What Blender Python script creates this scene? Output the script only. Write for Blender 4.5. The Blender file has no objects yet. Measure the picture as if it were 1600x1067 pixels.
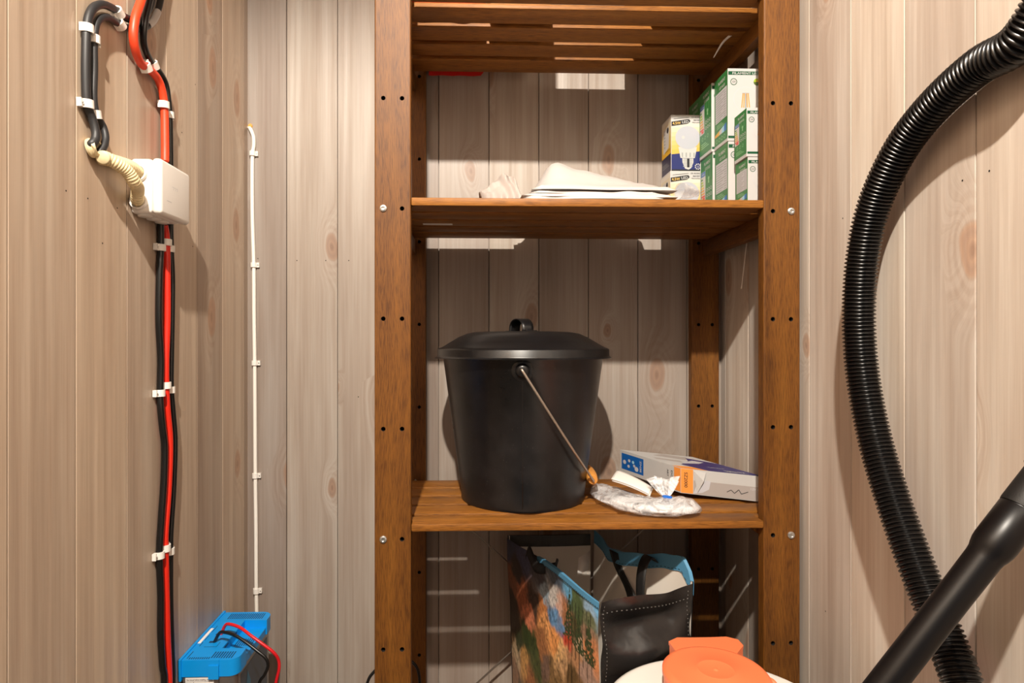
import bpy, bmesh, math, random
from mathutils import Vector, Matrix, noise
random.seed(7)
SC = bpy.context.scene
COL = SC.collection

# ------------------------------------------------------------------ camera, world, lamp, exposure
CZ = 1.0                                   # camera height above the floor
F = 950.0                                  # focal length in pixels of the 1600 px wide frame
TH = math.atan(31 / 950.0)                 # small turn to the right
CX, CY = 767.0, 533.5                      # principal point
ST, CT = math.sin(TH), math.cos(TH)
cam_d = bpy.data.cameras.new('camera')
cam = bpy.data.objects.new('camera', cam_d)
COL.objects.link(cam)
cam_d.sensor_width = 36.0
cam_d.lens = 36.0 * F / 1600.0
cam_d.shift_x = (800.0 - CX) / 1600.0
cam_d.clip_start = 0.02
cam.location = (0, 0, CZ)
cam.rotation_euler = (math.pi / 2, 0, -TH)
SC.camera = cam

world = bpy.data.worlds.new('world')
SC.world = world
world.use_nodes = True
bg = world.node_tree.nodes['Background']
bg.inputs[0].default_value = (0.86, 0.93, 1.0, 1)
bg.inputs[1].default_value = 0.055

lamp_d = bpy.data.lights.new('ceiling_lamp_light', 'SPOT')      # recessed downlight
lamp_d.spot_size = math.radians(158)
lamp_d.spot_blend = 0.25
lamp_d.energy = 105
lamp_d.shadow_soft_size = 0.022
lamp_d.color = (1.0, 0.905, 0.78)
lamp = bpy.data.objects.new('ceiling_lamp_light', lamp_d)
COL.objects.link(lamp)
lamp.location = (-0.105, -0.37, CZ + 1.255)

SC.view_settings.view_transform = 'Standard'
SC.view_settings.look = 'None'
SC.view_settings.gamma = 1
SC.view_settings.use_curve_mapping = False
SC.view_settings.exposure = 1.25

# ------------------------------------------------------------------ geometry of the photograph
def slope(px):
    a = (px - CX) / F
    return (ST + a * CT) / (CT - a * ST)

def P(px, py, Y):                          # point of the pixel at distance Y in front of the camera
    X = slope(px) * Y
    return Vector((X, Y, CZ + (CY - py) / F * (X * ST + Y * CT)))

def PX(px, py, X):                         # point of the pixel on a side plane at X
    return P(px, py, X / slope(px))

XL, XR, YB = -0.4933, 0.566, 1.36          # left wall, right wall, back wall
YF = -0.75                                 # where the closet opens to the hall
ZC = CZ + 1.30                             # ceiling
S_A = (CZ + 0.2226, CZ + 0.2361)           # shelf bottoms and tops
S_B = (CZ - 0.3115, CZ - 0.2990)
S_T = (CZ + 0.579, CZ + 0.5892)
S_C = (CZ - 0.856, CZ - 0.840)

# ------------------------------------------------------------------ helpers
def srgb(r, g, b):
    def c(v):
        v /= 255.0
        return v / 12.92 if v <= 0.04045 else ((v + 0.055) / 1.055) ** 2.4
    return (c(r), c(g), c(b), 1.0)

def catmull(pts, n=8):
    pts = [Vector(p) for p in pts]
    q = [pts[0] * 2 - pts[1]] + pts + [pts[-1] * 2 - pts[-2]]
    out = []
    for i in range(1, len(q) - 2):
        a, b, c, d = q[i - 1], q[i], q[i + 1], q[i + 2]
        for k in range(n):
            t = k / n
            out.append(0.5 * ((2 * b) + (c - a) * t + (2 * a - 5 * b + 4 * c - d) * t * t + (3 * b - a - 3 * c + d) * t ** 3))
    out.append(pts[-1])
    return out

def resample(pts, step):
    L = [0.0]
    for a, b in zip(pts, pts[1:]):
        L.append(L[-1] + (b - a).length)
    n = max(2, int(L[-1] / step))
    out, j = [], 0
    for k in range(n + 1):
        s = L[-1] * k / n
        while j < len(pts) - 2 and L[j + 1] < s:
            j += 1
        t = (s - L[j]) / max(1e-9, L[j + 1] - L[j])
        out.append(pts[j].lerp(pts[j + 1], min(1, max(0, t))))
    return out

WT = {}                                    # where each object's own origin stands in the room
def attach(o, parent):
    o.parent = parent
    o.matrix_parent_inverse = Matrix.Translation(-WT[parent.name])

class MB:
    def __init__(self):
        self.bm = bmesh.new()
        self.uv = self.bm.loops.layers.uv.new('UVMap')
        self.col = self.bm.verts.layers.float_color.new('Col')
    def face(self, pts, mi=0, uvs=None):
        vs = [p if isinstance(p, bmesh.types.BMVert) else self.bm.verts.new(p) for p in pts]
        try:
            f = self.bm.faces.new(vs)
        except ValueError:
            return None
        f.material_index = mi
        if uvs:
            for l, u in zip(f.loops, uvs):
                l[self.uv].uv = u
        return f
    def box(self, x0, x1, y0, y1, z0, z1, mi=0, bev=0.0, axis=2, seg=2, M=None, off=None):
        bt = bmesh.new()
        bmesh.ops.create_cube(bt, size=1)
        for v in bt.verts:
            v.co = Vector(((x0 + x1) / 2 + v.co.x * (x1 - x0), (y0 + y1) / 2 + v.co.y * (y1 - y0), (z0 + z1) / 2 + v.co.z * (z1 - z0)))
        if bev > 0:
            bmesh.ops.bevel(bt, geom=list(bt.edges), offset=bev, segments=seg, affect='EDGES', profile=0.5)
        self.merge(bt, mi, M, axis, off)
    def merge(self, bt, mi=0, M=None, axis=2, off=None):
        if off is None:
            off = (random.random() * 40, random.random() * 40)
        bt.normal_update()
        mp = {}
        for v in bt.verts:
            mp[v] = self.bm.verts.new(M @ v.co if M else v.co)
        for f in bt.faces:
            try:
                nf = self.bm.faces.new([mp[v] for v in f.verts])
            except ValueError:
                continue
            nf.material_index = mi
            n = f.normal
            oth = [a for a in range(3) if a != axis]
            ua = oth[0] if abs(n[oth[1]]) >= abs(n[oth[0]]) else oth[1]
            if abs(n[axis]) > 0.8:
                ua = oth[0]
            for l, ol in zip(nf.loops, f.loops):
                c = ol.vert.co
                l[self.uv].uv = (c[ua] + off[0], (c[axis] if abs(n[axis]) <= 0.8 else c[oth[1]]) + off[1])
        bt.free()
    def tube(self, pts, r, n=12, mi=0, caps=True, closed=False):
        pts = [Vector(p) for p in pts]
        N = len(pts)
        R = r if isinstance(r, (list, tuple)) else [r] * N
        T = []
        for i in range(N):
            a = pts[i - 1] if (i > 0 or closed) else pts[0]
            b = pts[(i + 1) % N] if (i < N - 1 or closed) else pts[-1]
            t = (b - a)
            T.append(t.normalized() if t.length > 1e-9 else (T[-1] if T else Vector((0, 0, 1))))
        up = Vector((0, 0, 1)) if abs(T[0].z) < 0.9 else Vector((1, 0, 0))
        u = T[0].cross(up).normalized()
        rings, s = [], 0.0
        for i in range(N):
            u = (u - T[i] * u.dot(T[i])).normalized()
            w = T[i].cross(u)
            rings.append([self.bm.verts.new(pts[i] + (u * math.cos(2 * math.pi * k / n) + w * math.sin(2 * math.pi * k / n)) * R[i]) for k in range(n)])
        m = N if closed else N - 1
        for i in range(m):
            A, B = rings[i], rings[(i + 1) % N]
            for k in range(n):
                self.face([A[k], A[(k + 1) % n], B[(k + 1) % n], B[k]], mi, [(k / n, i / N), ((k + 1) / n, i / N), ((k + 1) / n, (i + 1) / N), (k / n, (i + 1) / N)])
        if caps and not closed:
            self.face(list(reversed(rings[0])), mi)
            self.face(rings[-1], mi)
    def lathe(self, prof, n=48, mi=0, M=None, cap0=False, cap1=False, closed=False):
        rings = []
        for (r, z) in prof:
            if r < 1e-6:
                c = Vector((0, 0, z))
                rings.append([self.bm.verts.new(M @ c if M else c)])
            else:
                ring = []
                for k in range(n):
                    c = Vector((r * math.cos(2 * math.pi * k / n), r * math.sin(2 * math.pi * k / n), z))
                    ring.append(self.bm.verts.new(M @ c if M else c))
                rings.append(ring)
        seq = list(zip(rings, rings[1:]))
        if closed:
            seq.append((rings[-1], rings[0]))
        for A, B in seq:
            for k in range(n):
                if len(A) == 1 and len(B) == 1:
                    continue
                if len(A) == 1:
                    self.face([A[0], B[(k + 1) % n], B[k]][::-1], mi)
                elif len(B) == 1:
                    self.face([A[k], A[(k + 1) % n], B[0]], mi)
                else:
                    self.face([A[k], A[(k + 1) % n], B[(k + 1) % n], B[k]], mi)
        if cap0:
            self.face(list(reversed(rings[0])), mi)
        if cap1:
            self.face(rings[-1], mi)
    def grid(self, fn, nu, nv, mi=0, colfn=None):
        V = []
        for j in range(nv + 1):
            row = []
            for i in range(nu + 1):
                v = self.bm.verts.new(fn(i / nu, j / nv))
                if colfn:
                    v[self.col] = colfn(i / nu, j / nv)
                row.append(v)
            V.append(row)
        for j in range(nv):
            for i in range(nu):
                self.face([V[j][i], V[j][i + 1], V[j + 1][i + 1], V[j + 1][i]], mi,
                          [(i / nu, j / nv), ((i + 1) / nu, j / nv), ((i + 1) / nu, (j + 1) / nv), (i / nu, (j + 1) / nv)])
        return V
    def build(self, name, mats, parent=None, angle=40, recalc=False, solid=0.0, origin=None):
        if recalc:
            bmesh.ops.recalc_face_normals(self.bm, faces=list(self.bm.faces))
        if origin is not None:
            for v in self.bm.verts:
                v.co -= Vector(origin)
        me = bpy.data.meshes.new(name)
        self.bm.to_mesh(me)
        self.bm.free()
        for m in (mats if isinstance(mats, (list, tuple)) else [mats]):
            me.materials.append(m)
        if angle:
            me.shade_smooth()
            me.set_sharp_from_angle(angle=math.radians(angle))
        o = bpy.data.objects.new(name, me)
        COL.objects.link(o)
        if origin is not None:
            o.location = origin
        WT[o.name] = Vector(origin) if origin is not None else Vector((0, 0, 0))
        if parent is not None:
            attach(o, parent)
        if solid:
            md = o.modifiers.new('thickness', 'SOLIDIFY')
            md.thickness = solid
            md.offset = 0
        return o

def thing(name, loc, label, cat, group=None):
    o = bpy.data.objects.new(name, None)
    o.empty_display_size = 0.05
    COL.objects.link(o)
    o.location = loc
    WT[o.name] = Vector(loc)
    return tag(o, label, cat, group)

def tag(o, label, cat, group=None):
    o['label'] = label
    o['category'] = cat
    if group:
        o['group'] = group
    return o

def struct(o):
    o['kind'] = 'structure'
    return o

_tx = {}
def text_geo(s):
    if s not in _tx:
        cu = bpy.data.curves.new('tmp_text', 'FONT')
        cu.body = s
        cu.size = 1
        cu.offset = 0.012
        cu.resolution_u = 3
        ob = bpy.data.objects.new('tmp_text', cu)
        COL.objects.link(ob)
        dg = bpy.context.evaluated_depsgraph_get()
        me = bpy.data.meshes.new_from_object(ob.evaluated_get(dg))
        vs = [v.co.copy() for v in me.vertices]
        fs = [list(p.vertices) for p in me.polygons]
        bpy.data.objects.remove(ob)
        bpy.data.curves.remove(cu)
        bpy.data.meshes.remove(me)
        _tx[s] = (vs, fs)
    return _tx[s]

class Print:
    """printing on one flat face: o = lower left corner, ux / uy unit vectors, n outward normal"""
    def __init__(self, mb, o, ux, uy, n=None, lift=0.00015):
        self.mb, self.o, self.ux, self.uy = mb, Vector(o), Vector(ux).normalized(), Vector(uy).normalized()
        self.n = Vector(n).normalized() if n is not None else self.ux.cross(self.uy).normalized()
        self.k = lift
    def at(self, x, y, l):
        return self.o + self.ux * x + self.uy * y + self.n * self.k * l
    def poly(self, pts, mi, l=1):
        self.mb.face([self.at(x, y, l) for x, y in pts], mi)
    def rect(self, x0, y0, x1, y1, mi, l=1):
        self.poly([(x0, y0), (x1, y0), (x1, y1), (x0, y1)], mi, l)
    def disc(self, x, y, r, mi, l=1, n=24, ry=None):
        ry = ry or r
        self.poly([(x + r * math.cos(2 * math.pi * k / n), y + ry * math.sin(2 * math.pi * k / n)) for k in range(n)], mi, l)
    def line(self, x0, y0, x1, y1, w, mi, l=1):
        d = Vector((x1 - x0, y1 - y0)).normalized() * w / 2
        self.poly([(x0 + d.y, y0 - d.x), (x1 + d.y, y1 - d.x), (x1 - d.y, y1 + d.x), (x0 - d.y, y0 + d.x)], mi, l)
    def path(self, pts, w, mi, l=1):
        for (a, b), (c, d) in zip(pts, pts[1:]):
            self.line(a, b, c, d, w, mi, l)
    def ring(self, x, y, r, w, mi, l=1, n=28):
        for k in range(n):
            a, b = 2 * math.pi * k / n, 2 * math.pi * (k + 1) / n
            self.poly([(x + (r - w) * math.cos(a), y + (r - w) * math.sin(a)), (x + r * math.cos(a), y + r * math.sin(a)),
                       (x + r * math.cos(b), y + r * math.sin(b)), (x + (r - w) * math.cos(b), y + (r - w) * math.sin(b))], mi, l)
    def text(self, s, x, y, size, mi, l=2, sx=1.0, ang=0, width=None):
        vs, fs = text_geo(s)
        w = max(v.x for v in vs)
        if width:
            sx = width / (w * size)
        ca, sa = math.cos(ang), math.sin(ang)
        nv = []
        for v in vs:
            a, b = v.x * size * sx, v.y * size
            nv.append(self.mb.bm.verts.new(self.at(x + a * ca - b * sa, y + a * sa + b * ca, l)))
        for f in fs:
            self.mb.face([nv[i] for i in f], mi)

# ------------------------------------------------------------------ materials
def new_mat(name):
    m = bpy.data.materials.new(name)
    m.use_nodes = True
    nt = m.node_tree
    b = nt.nodes['Principled BSDF']
    return m, nt, b

def nd(nt, typ, ins=None, **at):
    n = nt.nodes.new(typ)
    for k, v in at.items():
        setattr(n, k, v)
    for k, v in (ins or {}).items():
        if isinstance(v, bpy.types.NodeSocket):
            nt.links.new(v, n.inputs[k])
        else:
            n.inputs[k].default_value = v
    return n

def math_n(nt, op, a, b=None, c=None, clamp=False):
    ins = {0: a}
    if b is not None:
        ins[1] = b
    if c is not None:
        ins[2] = c
    n = nd(nt, 'ShaderNodeMath', ins, operation=op)
    n.use_clamp = clamp
    return n.outputs[0]

def mix(nt, fac, a, b, blend='MIX'):
    n = nt.nodes.new('ShaderNodeMix')
    n.data_type = 'RGBA'
    n.blend_type = blend
    for idx, v in ((0, fac), (6, a), (7, b)):
        if isinstance(v, bpy.types.NodeSocket):
            nt.links.new(v, n.inputs[idx])
        else:
            n.inputs[idx].default_value = v
    return n.outputs[2]

def ramp(nt, fac, stops):
    n = nt.nodes.new('ShaderNodeValToRGB')
    nt.links.new(fac, n.inputs[0])
    e = n.color_ramp.elements
    while len(e) < len(stops):
        e.new(0.5)
    for el, (p, c) in zip(e, stops):
        el.position = p
        el.color = c if len(c) == 4 else (*c, 1)
    return n.outputs[0]

def uvxy(nt):
    uv = nd(nt, 'ShaderNodeUVMap', uv_map='UVMap')
    s = nd(nt, 'ShaderNodeSeparateXYZ', {0: uv.outputs[0]})
    return s.outputs[0], s.outputs[1]

def vec(nt, x, y, z=0.0):
    return nd(nt, 'ShaderNodeCombineXYZ', {0: x, 1: y, 2: z}).outputs[0]

def noise_n(nt, v, scale=1.0, detail=4.0, rough=0.5):
    return nd(nt, 'ShaderNodeTexNoise', {'Vector': v, 'Scale': scale, 'Detail': detail, 'Roughness': rough}, noise_dimensions='3D').outputs[0]

def simple(name, rgb, rough=0.5, metal=0.0, spec=0.5, bump=0.0, bscale=200, var=0.0):
    m, nt, b = new_mat(name)
    b.inputs['Base Color'].default_value = srgb(*rgb)
    b.inputs['Roughness'].default_value = rough
    b.inputs['Metallic'].default_value = metal
    b.inputs['Specular IOR Level'].default_value = spec
    tc = nd(nt, 'ShaderNodeTexCoord')
    nz = noise_n(nt, tc.outputs['Object'], bscale, 3)
    if var:
        c = srgb(*rgb)
        lo = tuple(x * (1 - var) for x in c[:3]) + (1,)
        hi = tuple(min(1, x * (1 + var)) for x in c[:3]) + (1,)
        n2 = noise_n(nt, tc.outputs['Object'], bscale * 0.15, 4)
        nt.links.new(ramp(nt, n2, [(0.3, lo), (0.7, hi)]), b.inputs['Base Color'])
    if bump:
        bp = nd(nt, 'ShaderNodeBump', {'Strength': bump, 'Distance': 0.001, 'Height': nz})
        nt.links.new(bp.outputs[0], b.inputs['Normal'])
    return m

def wall_wood(name, tint):
    """white-washed pine cladding: u runs across a board (board k starts at 10 k), v along it"""
    m, nt, b = new_mat(name)
    u, v = uvxy(nt)
    bid = math_n(nt, 'FLOOR', math_n(nt, 'MULTIPLY', u, 0.1))
    wn = nd(nt, 'ShaderNodeTexWhiteNoise', {'W': bid}, noise_dimensions='1D')
    rnd = wn.outputs[0]
    vo = math_n(nt, 'ADD', v, math_n(nt, 'MULTIPLY', rnd, 37.0))
    kv = vec(nt, math_n(nt, 'MULTIPLY', u, 9.2), math_n(nt, 'MULTIPLY', vo, 4.3))
    warp = noise_n(nt, kv, 2.2, 2)
    kv2 = nd(nt, 'ShaderNodeVectorMath', {0: kv, 1: vec(nt, math_n(nt, 'MULTIPLY', math_n(nt, 'SUBTRACT', warp, 0.5), 0.22), 0.0)}, operation='ADD').outputs[0]
    vor = nd(nt, 'ShaderNodeTexVoronoi', {'Vector': kv2, 'Scale': 1.0, 'Randomness': 0.9}, voronoi_dimensions='2D')
    d = vor.outputs['Distance']
    cs = nd(nt, 'ShaderNodeSeparateColor', {0: vor.outputs['Color']})
    on = math_n(nt, 'GREATER_THAN', cs.outputs[0], 0.74)
    size = math_n(nt, 'MULTIPLY_ADD', cs.outputs[1], 0.12, 0.07)
    rel = math_n(nt, 'DIVIDE', d, size)
    knot = math_n(nt, 'MULTIPLY', nd(nt, 'ShaderNodeMapRange', {0: rel, 1: 0.75, 2: 1.05, 3: 1.0, 4: 0.0}, interpolation_type='SMOOTHSTEP').outputs[0], on)
    halo = math_n(nt, 'MULTIPLY', nd(nt, 'ShaderNodeMapRange', {0: rel, 1: 0.6, 2: 3.2, 3: 1.0, 4: 0.0}, interpolation_type='SMOOTHSTEP').outputs[0], on)
    # growth lines bent round the knots
    gu = math_n(nt, 'ADD', u, math_n(nt, 'MULTIPLY', halo, 0.035))
    broad = noise_n(nt, vec(nt, math_n(nt, 'MULTIPLY', gu, 22.0), math_n(nt, 'MULTIPLY', vo, 1.3)), 1.0, 3, 0.55)
    lines = noise_n(nt, vec(nt, math_n(nt, 'MULTIPLY', gu, 150.0), math_n(nt, 'MULTIPLY', vo, 2.2)), 1.0, 4, 0.6)
    fine = noise_n(nt, vec(nt, math_n(nt, 'MULTIPLY', gu, 900.0), math_n(nt, 'MULTIPLY', vo, 9.0)), 1.0, 2)
    base = ramp(nt, broad, [(0.30, srgb(176, 153, 133)), (0.5, srgb(194, 174, 154)), (0.72, srgb(214, 199, 181))])
    base = mix(nt, 0.20, base, ramp(nt, lines, [(0.35, srgb(164, 138, 116)), (0.62, srgb(218, 202, 184))]))
    base = mix(nt, 0.06, base, ramp(nt, fine, [(0.4, srgb(150, 118, 95)), (0.6, srgb(230, 212, 192))]))
    tone = ramp(nt, rnd, [(0.0, srgb(216, 210, 206)), (0.5, srgb(239, 236, 233)), (1.0, srgb(255, 252, 246))])
    base = mix(nt, 1.0, base, tone, 'MULTIPLY')
    rings = math_n(nt, 'MULTIPLY_ADD', math_n(nt, 'SINE', math_n(nt, 'MULTIPLY', rel, 13.0)), 0.5, 0.5)
    hcol = ramp(nt, rings, [(0.2, srgb(176, 137, 108)), (0.8, srgb(222, 196, 170))])
    base = mix(nt, math_n(nt, 'MULTIPLY', halo, 0.16), base, hcol)
    kcol = mix(nt, math_n(nt, 'MULTIPLY', rings, 0.7), srgb(178, 134, 102), srgb(146, 102, 74))
    base = mix(nt, math_n(nt, 'MULTIPLY', knot, 0.62), base, kcol)
    core = math_n(nt, 'MULTIPLY', nd(nt, 'ShaderNodeMapRange', {0: rel, 1: 0.1, 2: 0.35, 3: 1.0, 4: 0.0}).outputs[0], on)
    base = mix(nt, math_n(nt, 'MULTIPLY', core, 0.3), base, srgb(120, 82, 60))
    base = mix(nt, 1.0, base, (*tint, 1), 'MULTIPLY')  # per-wall tint puts the light on each wall into its colour
    nt.links.new(base, b.inputs['Base Color'])
    b.inputs['Roughness'].default_value = 0.42
    b.inputs['Specular IOR Level'].default_value = 0.45
    wavy = noise_n(nt, vec(nt, math_n(nt, 'MULTIPLY', u, 34.0), math_n(nt, 'MULTIPLY', vo, 0.45)), 1.0, 2, 0.4)
    bp0 = nd(nt, 'ShaderNodeBump', {'Strength': 0.8, 'Distance': 0.003, 'Height': wavy})
    bp = nd(nt, 'ShaderNodeBump', {'Strength': 0.2, 'Distance': 0.0005, 'Height': math_n(nt, 'ADD', lines, math_n(nt, 'MULTIPLY', knot, 0.5)), 'Normal': bp0.outputs[0]})
    nt.links.new(bp.outputs[0], b.inputs['Normal'])
    return m

def rack_wood(name, gain):
    m, nt, b = new_mat(name)
    u, v = uvxy(nt)
    wob = noise_n(nt, vec(nt, math_n(nt, 'MULTIPLY', u, 6.0), math_n(nt, 'MULTIPLY', v, 3.0)), 1.0, 2)
    gu = math_n(nt, 'ADD', u, math_n(nt, 'MULTIPLY', wob, 0.03))
    broad = noise_n(nt, vec(nt, math_n(nt, 'MULTIPLY', gu, 38.0), math_n(nt, 'MULTIPLY', v, 2.0)), 1.0, 4, 0.6)
    pores = noise_n(nt, vec(nt, math_n(nt, 'MULTIPLY', gu, 700.0), math_n(nt, 'MULTIPLY', v, 38.0)), 1.0, 3, 0.6)
    c = ramp(nt, broad, [(0.28, srgb(74, 42, 18)), (0.48, srgb(102, 62, 27)), (0.62, srgb(118, 75, 34)), (0.8, srgb(140, 97, 52))])
    c = mix(nt, 0.42, c, ramp(nt, pores, [(0.38, srgb(52, 27, 11)), (0.55, srgb(122, 78, 37))]))
    blot = noise_n(nt, vec(nt, math_n(nt, 'MULTIPLY', u, 9.0), math_n(nt, 'MULTIPLY', v, 5.0)), 1.0, 3)
    c = mix(nt, nd(nt, 'ShaderNodeMapRange', {0: blot, 1: 0.56, 2: 0.74, 3: 0.0, 4: 0.45}).outputs[0], c, srgb(58, 32, 15))
    c = mix(nt, 1.0, c, (*gain, 1), 'MULTIPLY')
    nt.links.new(c, b.inputs['Base Color'])
    b.inputs['Roughness'].default_value = 0.52
    b.inputs['Specular IOR Level'].default_value = 0.35
    bp = nd(nt, 'ShaderNodeBump', {'Strength': 0.25, 'Distance': 0.0005, 'Height': pores})
    nt.links.new(bp.outputs[0], b.inputs['Normal'])
    return m

M_WALL = wall_wood('pine_dim_light', (0.70, 0.765, 0.88))          # same pine, darkened and cooled: the back wall's dimmer light in its colour
M_WALL_L = wall_wood('pine_warm_light', (1.0, 1.01, 1.03))  # same pine, left warmer for the lamplight on this wall
M_WALL_R = wall_wood('pine_bright_light', (1.10, 1.25, 1.46))  # same pine, tint raised for the brighter, cooler light on the right
M_RACK = rack_wood('stained_acacia', (0.98, 0.95, 0.52))
M_SLAT = rack_wood('lighter_acacia', (1.75, 1.76, 1.10))      # the slats took less stain
M_HOLE = simple('hole_dark', (14, 9, 6), 0.9)
M_BOLT = simple('zinc_bolt', (205, 205, 202), 0.32, 0.9)
M_WHITEP = simple('white_plastic', (236, 232, 226), 0.38, bump=0.05)
M_CREAM = simple('cream_plastic', (226, 208, 166), 0.45)
M_CEIL = simple('ceiling_wood', (150, 126, 104), 0.7)
M_FLOOR = simple('floor_grey', (74, 66, 58), 0.6, var=0.1)
M_BLACKC = simple('black_cable_skin', (16, 15, 15), 0.33)
M_GREYC = simple('grey_black_rubber', (40, 40, 42), 0.5)
M_REDC = simple('red_cable_skin', (222, 40, 22), 0.4)
M_REDO = simple('orange_red_cable_skin', (228, 70, 36), 0.42)
M_WCABLE = simple('white_cable_skin', (240, 236, 228), 0.4)
M_STEEL = simple('galvanised_wire', (150, 142, 134), 0.35, 0.85)
M_PAPER = simple('white_paper', (236, 231, 226), 0.8)
M_INK = simple('black_ink', (26, 26, 30), 0.6)

# ------------------------------------------------------------------ the closet
PITCH = 0.112
def board_wall(name, seams, lo, hi, z0, z1, to3d):
    """boards between seams; to3d(t, depth, z) places them; groove 3 mm deep"""
    mb = MB()
    edges = [lo] + [s for s in sorted(seams) if lo + 0.004 < s < hi - 0.004] + [hi]
    for k, (a, c) in enumerate(zip(edges, edges[1:])):
        prof = [(a, 0.006), (a + 0.0007, 0.006), (a + 0.0009, 0.0004), (a + 0.0013, 0.0), (c - 0.0013, 0.0), (c - 0.0009, 0.0004), (c - 0.0007, 0.006), (c, 0.006)]
        if k == 0:
            prof = [(a, 0.0)] + prof[4:]
        if k == len(edges) - 2:
            prof = prof[:-3] + [(c, 0.0)]
        rows = []
        for (t, dep) in prof:
            rows.append(((t, dep), mb.bm.verts.new(to3d(t, dep, z0)), mb.bm.verts.new(to3d(t, dep, z1))))
        ub = 10.0 * (k + 1) + random.random() * 3
        vb = random.random() * 5
        for (p, v0, v1), (q, w0, w1) in zip(rows, rows[1:]):
            mb.face([v0, w0, w1, v1], 0, [(p[0] - a + ub, z0 + vb), (q[0] - a + ub, z0 + vb), (q[0] - a + ub, z1 + vb), (p[0] - a + ub, z1 + vb)])
    return mb

seams_side = [0.664 + PITCH * k for k in range(-16, 8)]
seams_back = [0.0400 + PITCH * k for k in range(-8, 8)]
mb = board_wall('wall_back', seams_back, XL, XR, 0, ZC, lambda t, d, z: Vector((t, YB + d, z)))
# small nail heads set into the boards
def nail(mb, c, n, r=0.0012):
    n = Vector(n)
    M = Matrix.Translation(Vector(c) + n * 0.0002) @ n.to_track_quat('Z', 'Y').to_matrix().to_4x4()
    mb.lathe([(r, 0), (0, 0.0001)], 8, 1, M)
for q in ((403, 404), (464, 407), (509, 407), (545, 407), (560, 620), (655, 640)):
    nail(mb, P(q[0], q[1], YB), (0, -1, 0))
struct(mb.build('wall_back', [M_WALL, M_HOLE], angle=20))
mb = board_wall('wall_left', seams_side, YF, YB, 0, ZC, lambda t, d, z: Vector((XL - d, t, z)))
for q in ((103, 298), (137, 310), (305, 132), (183, 325), (284, 207), (301, 385), (160, 380)):
    nail(mb, PX(q[0], q[1], XL), (1, 0, 0))
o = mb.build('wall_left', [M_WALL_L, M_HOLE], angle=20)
struct(o)
mb = board_wall('wall_right', seams_side, YF, YB, 0, ZC, lambda t, d, z: Vector((XR + d, t, z)))
for q in ((1504, 282), (1546, 267), (1317, 341), (1340, 335), (1290, 955)):
    nail(mb, PX(q[0], q[1], XR), (-1, 0, 0))
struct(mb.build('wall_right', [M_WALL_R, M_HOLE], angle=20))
for nm in ('wall_left', 'wall_right', 'wall_back'):
    pass
mb = MB(); mb.box(XL - 0.02, XR + 0.02, YF, YB + 0.02, -0.03, 0, axis=1)
struct(mb.build('floor', M_FLOOR))
mb = MB(); mb.box(XL - 0.02, XR + 0.02, YF, YB + 0.02, ZC, ZC + 0.03)
struct(mb.build('ceiling', M_CEIL))

# ------------------------------------------------------------------ wooden shelving unit
rack = thing('shelving_unit', (0.196, 1.17, 0), 'tall brown stained wooden storage rack with slatted shelves against the back wall', 'shelf')
PL = (-0.158, -0.0985)
PR = (0.4885, 0.5505)
HOLE_Z = [CZ + 0.0373 + 0.1805 * k for k in range(-5, 6)]

def post(x0, x1, y0, y1, name='post'):
    """one upright board with two columns of drilled holes in its front face"""
    mb = MB()
    bt = bmesh.new()
    bmesh.ops.create_cube(bt, size=1)
    z1 = 1.92
    for v in bt.verts:
        v.co = Vector(((x0 + x1) / 2 + v.co.x * (x1 - x0), (y0 + y1) / 2 + v.co.y * (y1 - y0), z1 / 2 + v.co.z * z1))
    bmesh.ops.bevel(bt, geom=list(bt.edges), offset=0.0025, segments=3, affect='EDGES', profile=0.5)
    mb.merge(bt, 0, None, 2)
    return mb

def drill(o, centres, y0, r=0.0037, depth=0.016):
    """cut real blind holes with a boolean, then bake it"""
    cb = bmesh.new()
    for (x, z) in centres:
        bmesh.ops.create_cone(cb, cap_ends=True, segments=16, radius1=r, radius2=r, depth=depth * 2,
                              matrix=Matrix.Translation((x, y0, z)) @ Matrix.Rotation(math.pi / 2, 4, 'X'))
    for f in cb.faces:
        f.material_index = 1
    cm = bpy.data.meshes.new('tmp_drill')
    cb.to_mesh(cm); cb.free()
    cm.materials.append(M_RACK); cm.materials.append(M_HOLE)
    co = bpy.data.objects.new('tmp_drill', cm)
    COL.objects.link(co)
    md = o.modifiers.new('drill', 'BOOLEAN')
    md.object = co
    md.operation = 'DIFFERENCE'
    md.solver = 'EXACT'
    dg = bpy.context.evaluated_depsgraph_get()
    me = bpy.data.meshes.new_from_object(o.evaluated_get(dg))
    o.modifiers.remove(md)
    old = o.data
    o.data = me
    me.shade_flat()
    bpy.data.meshes.remove(old)
    bpy.data.objects.remove(co)
    bpy.data.meshes.remove(cm)

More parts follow.
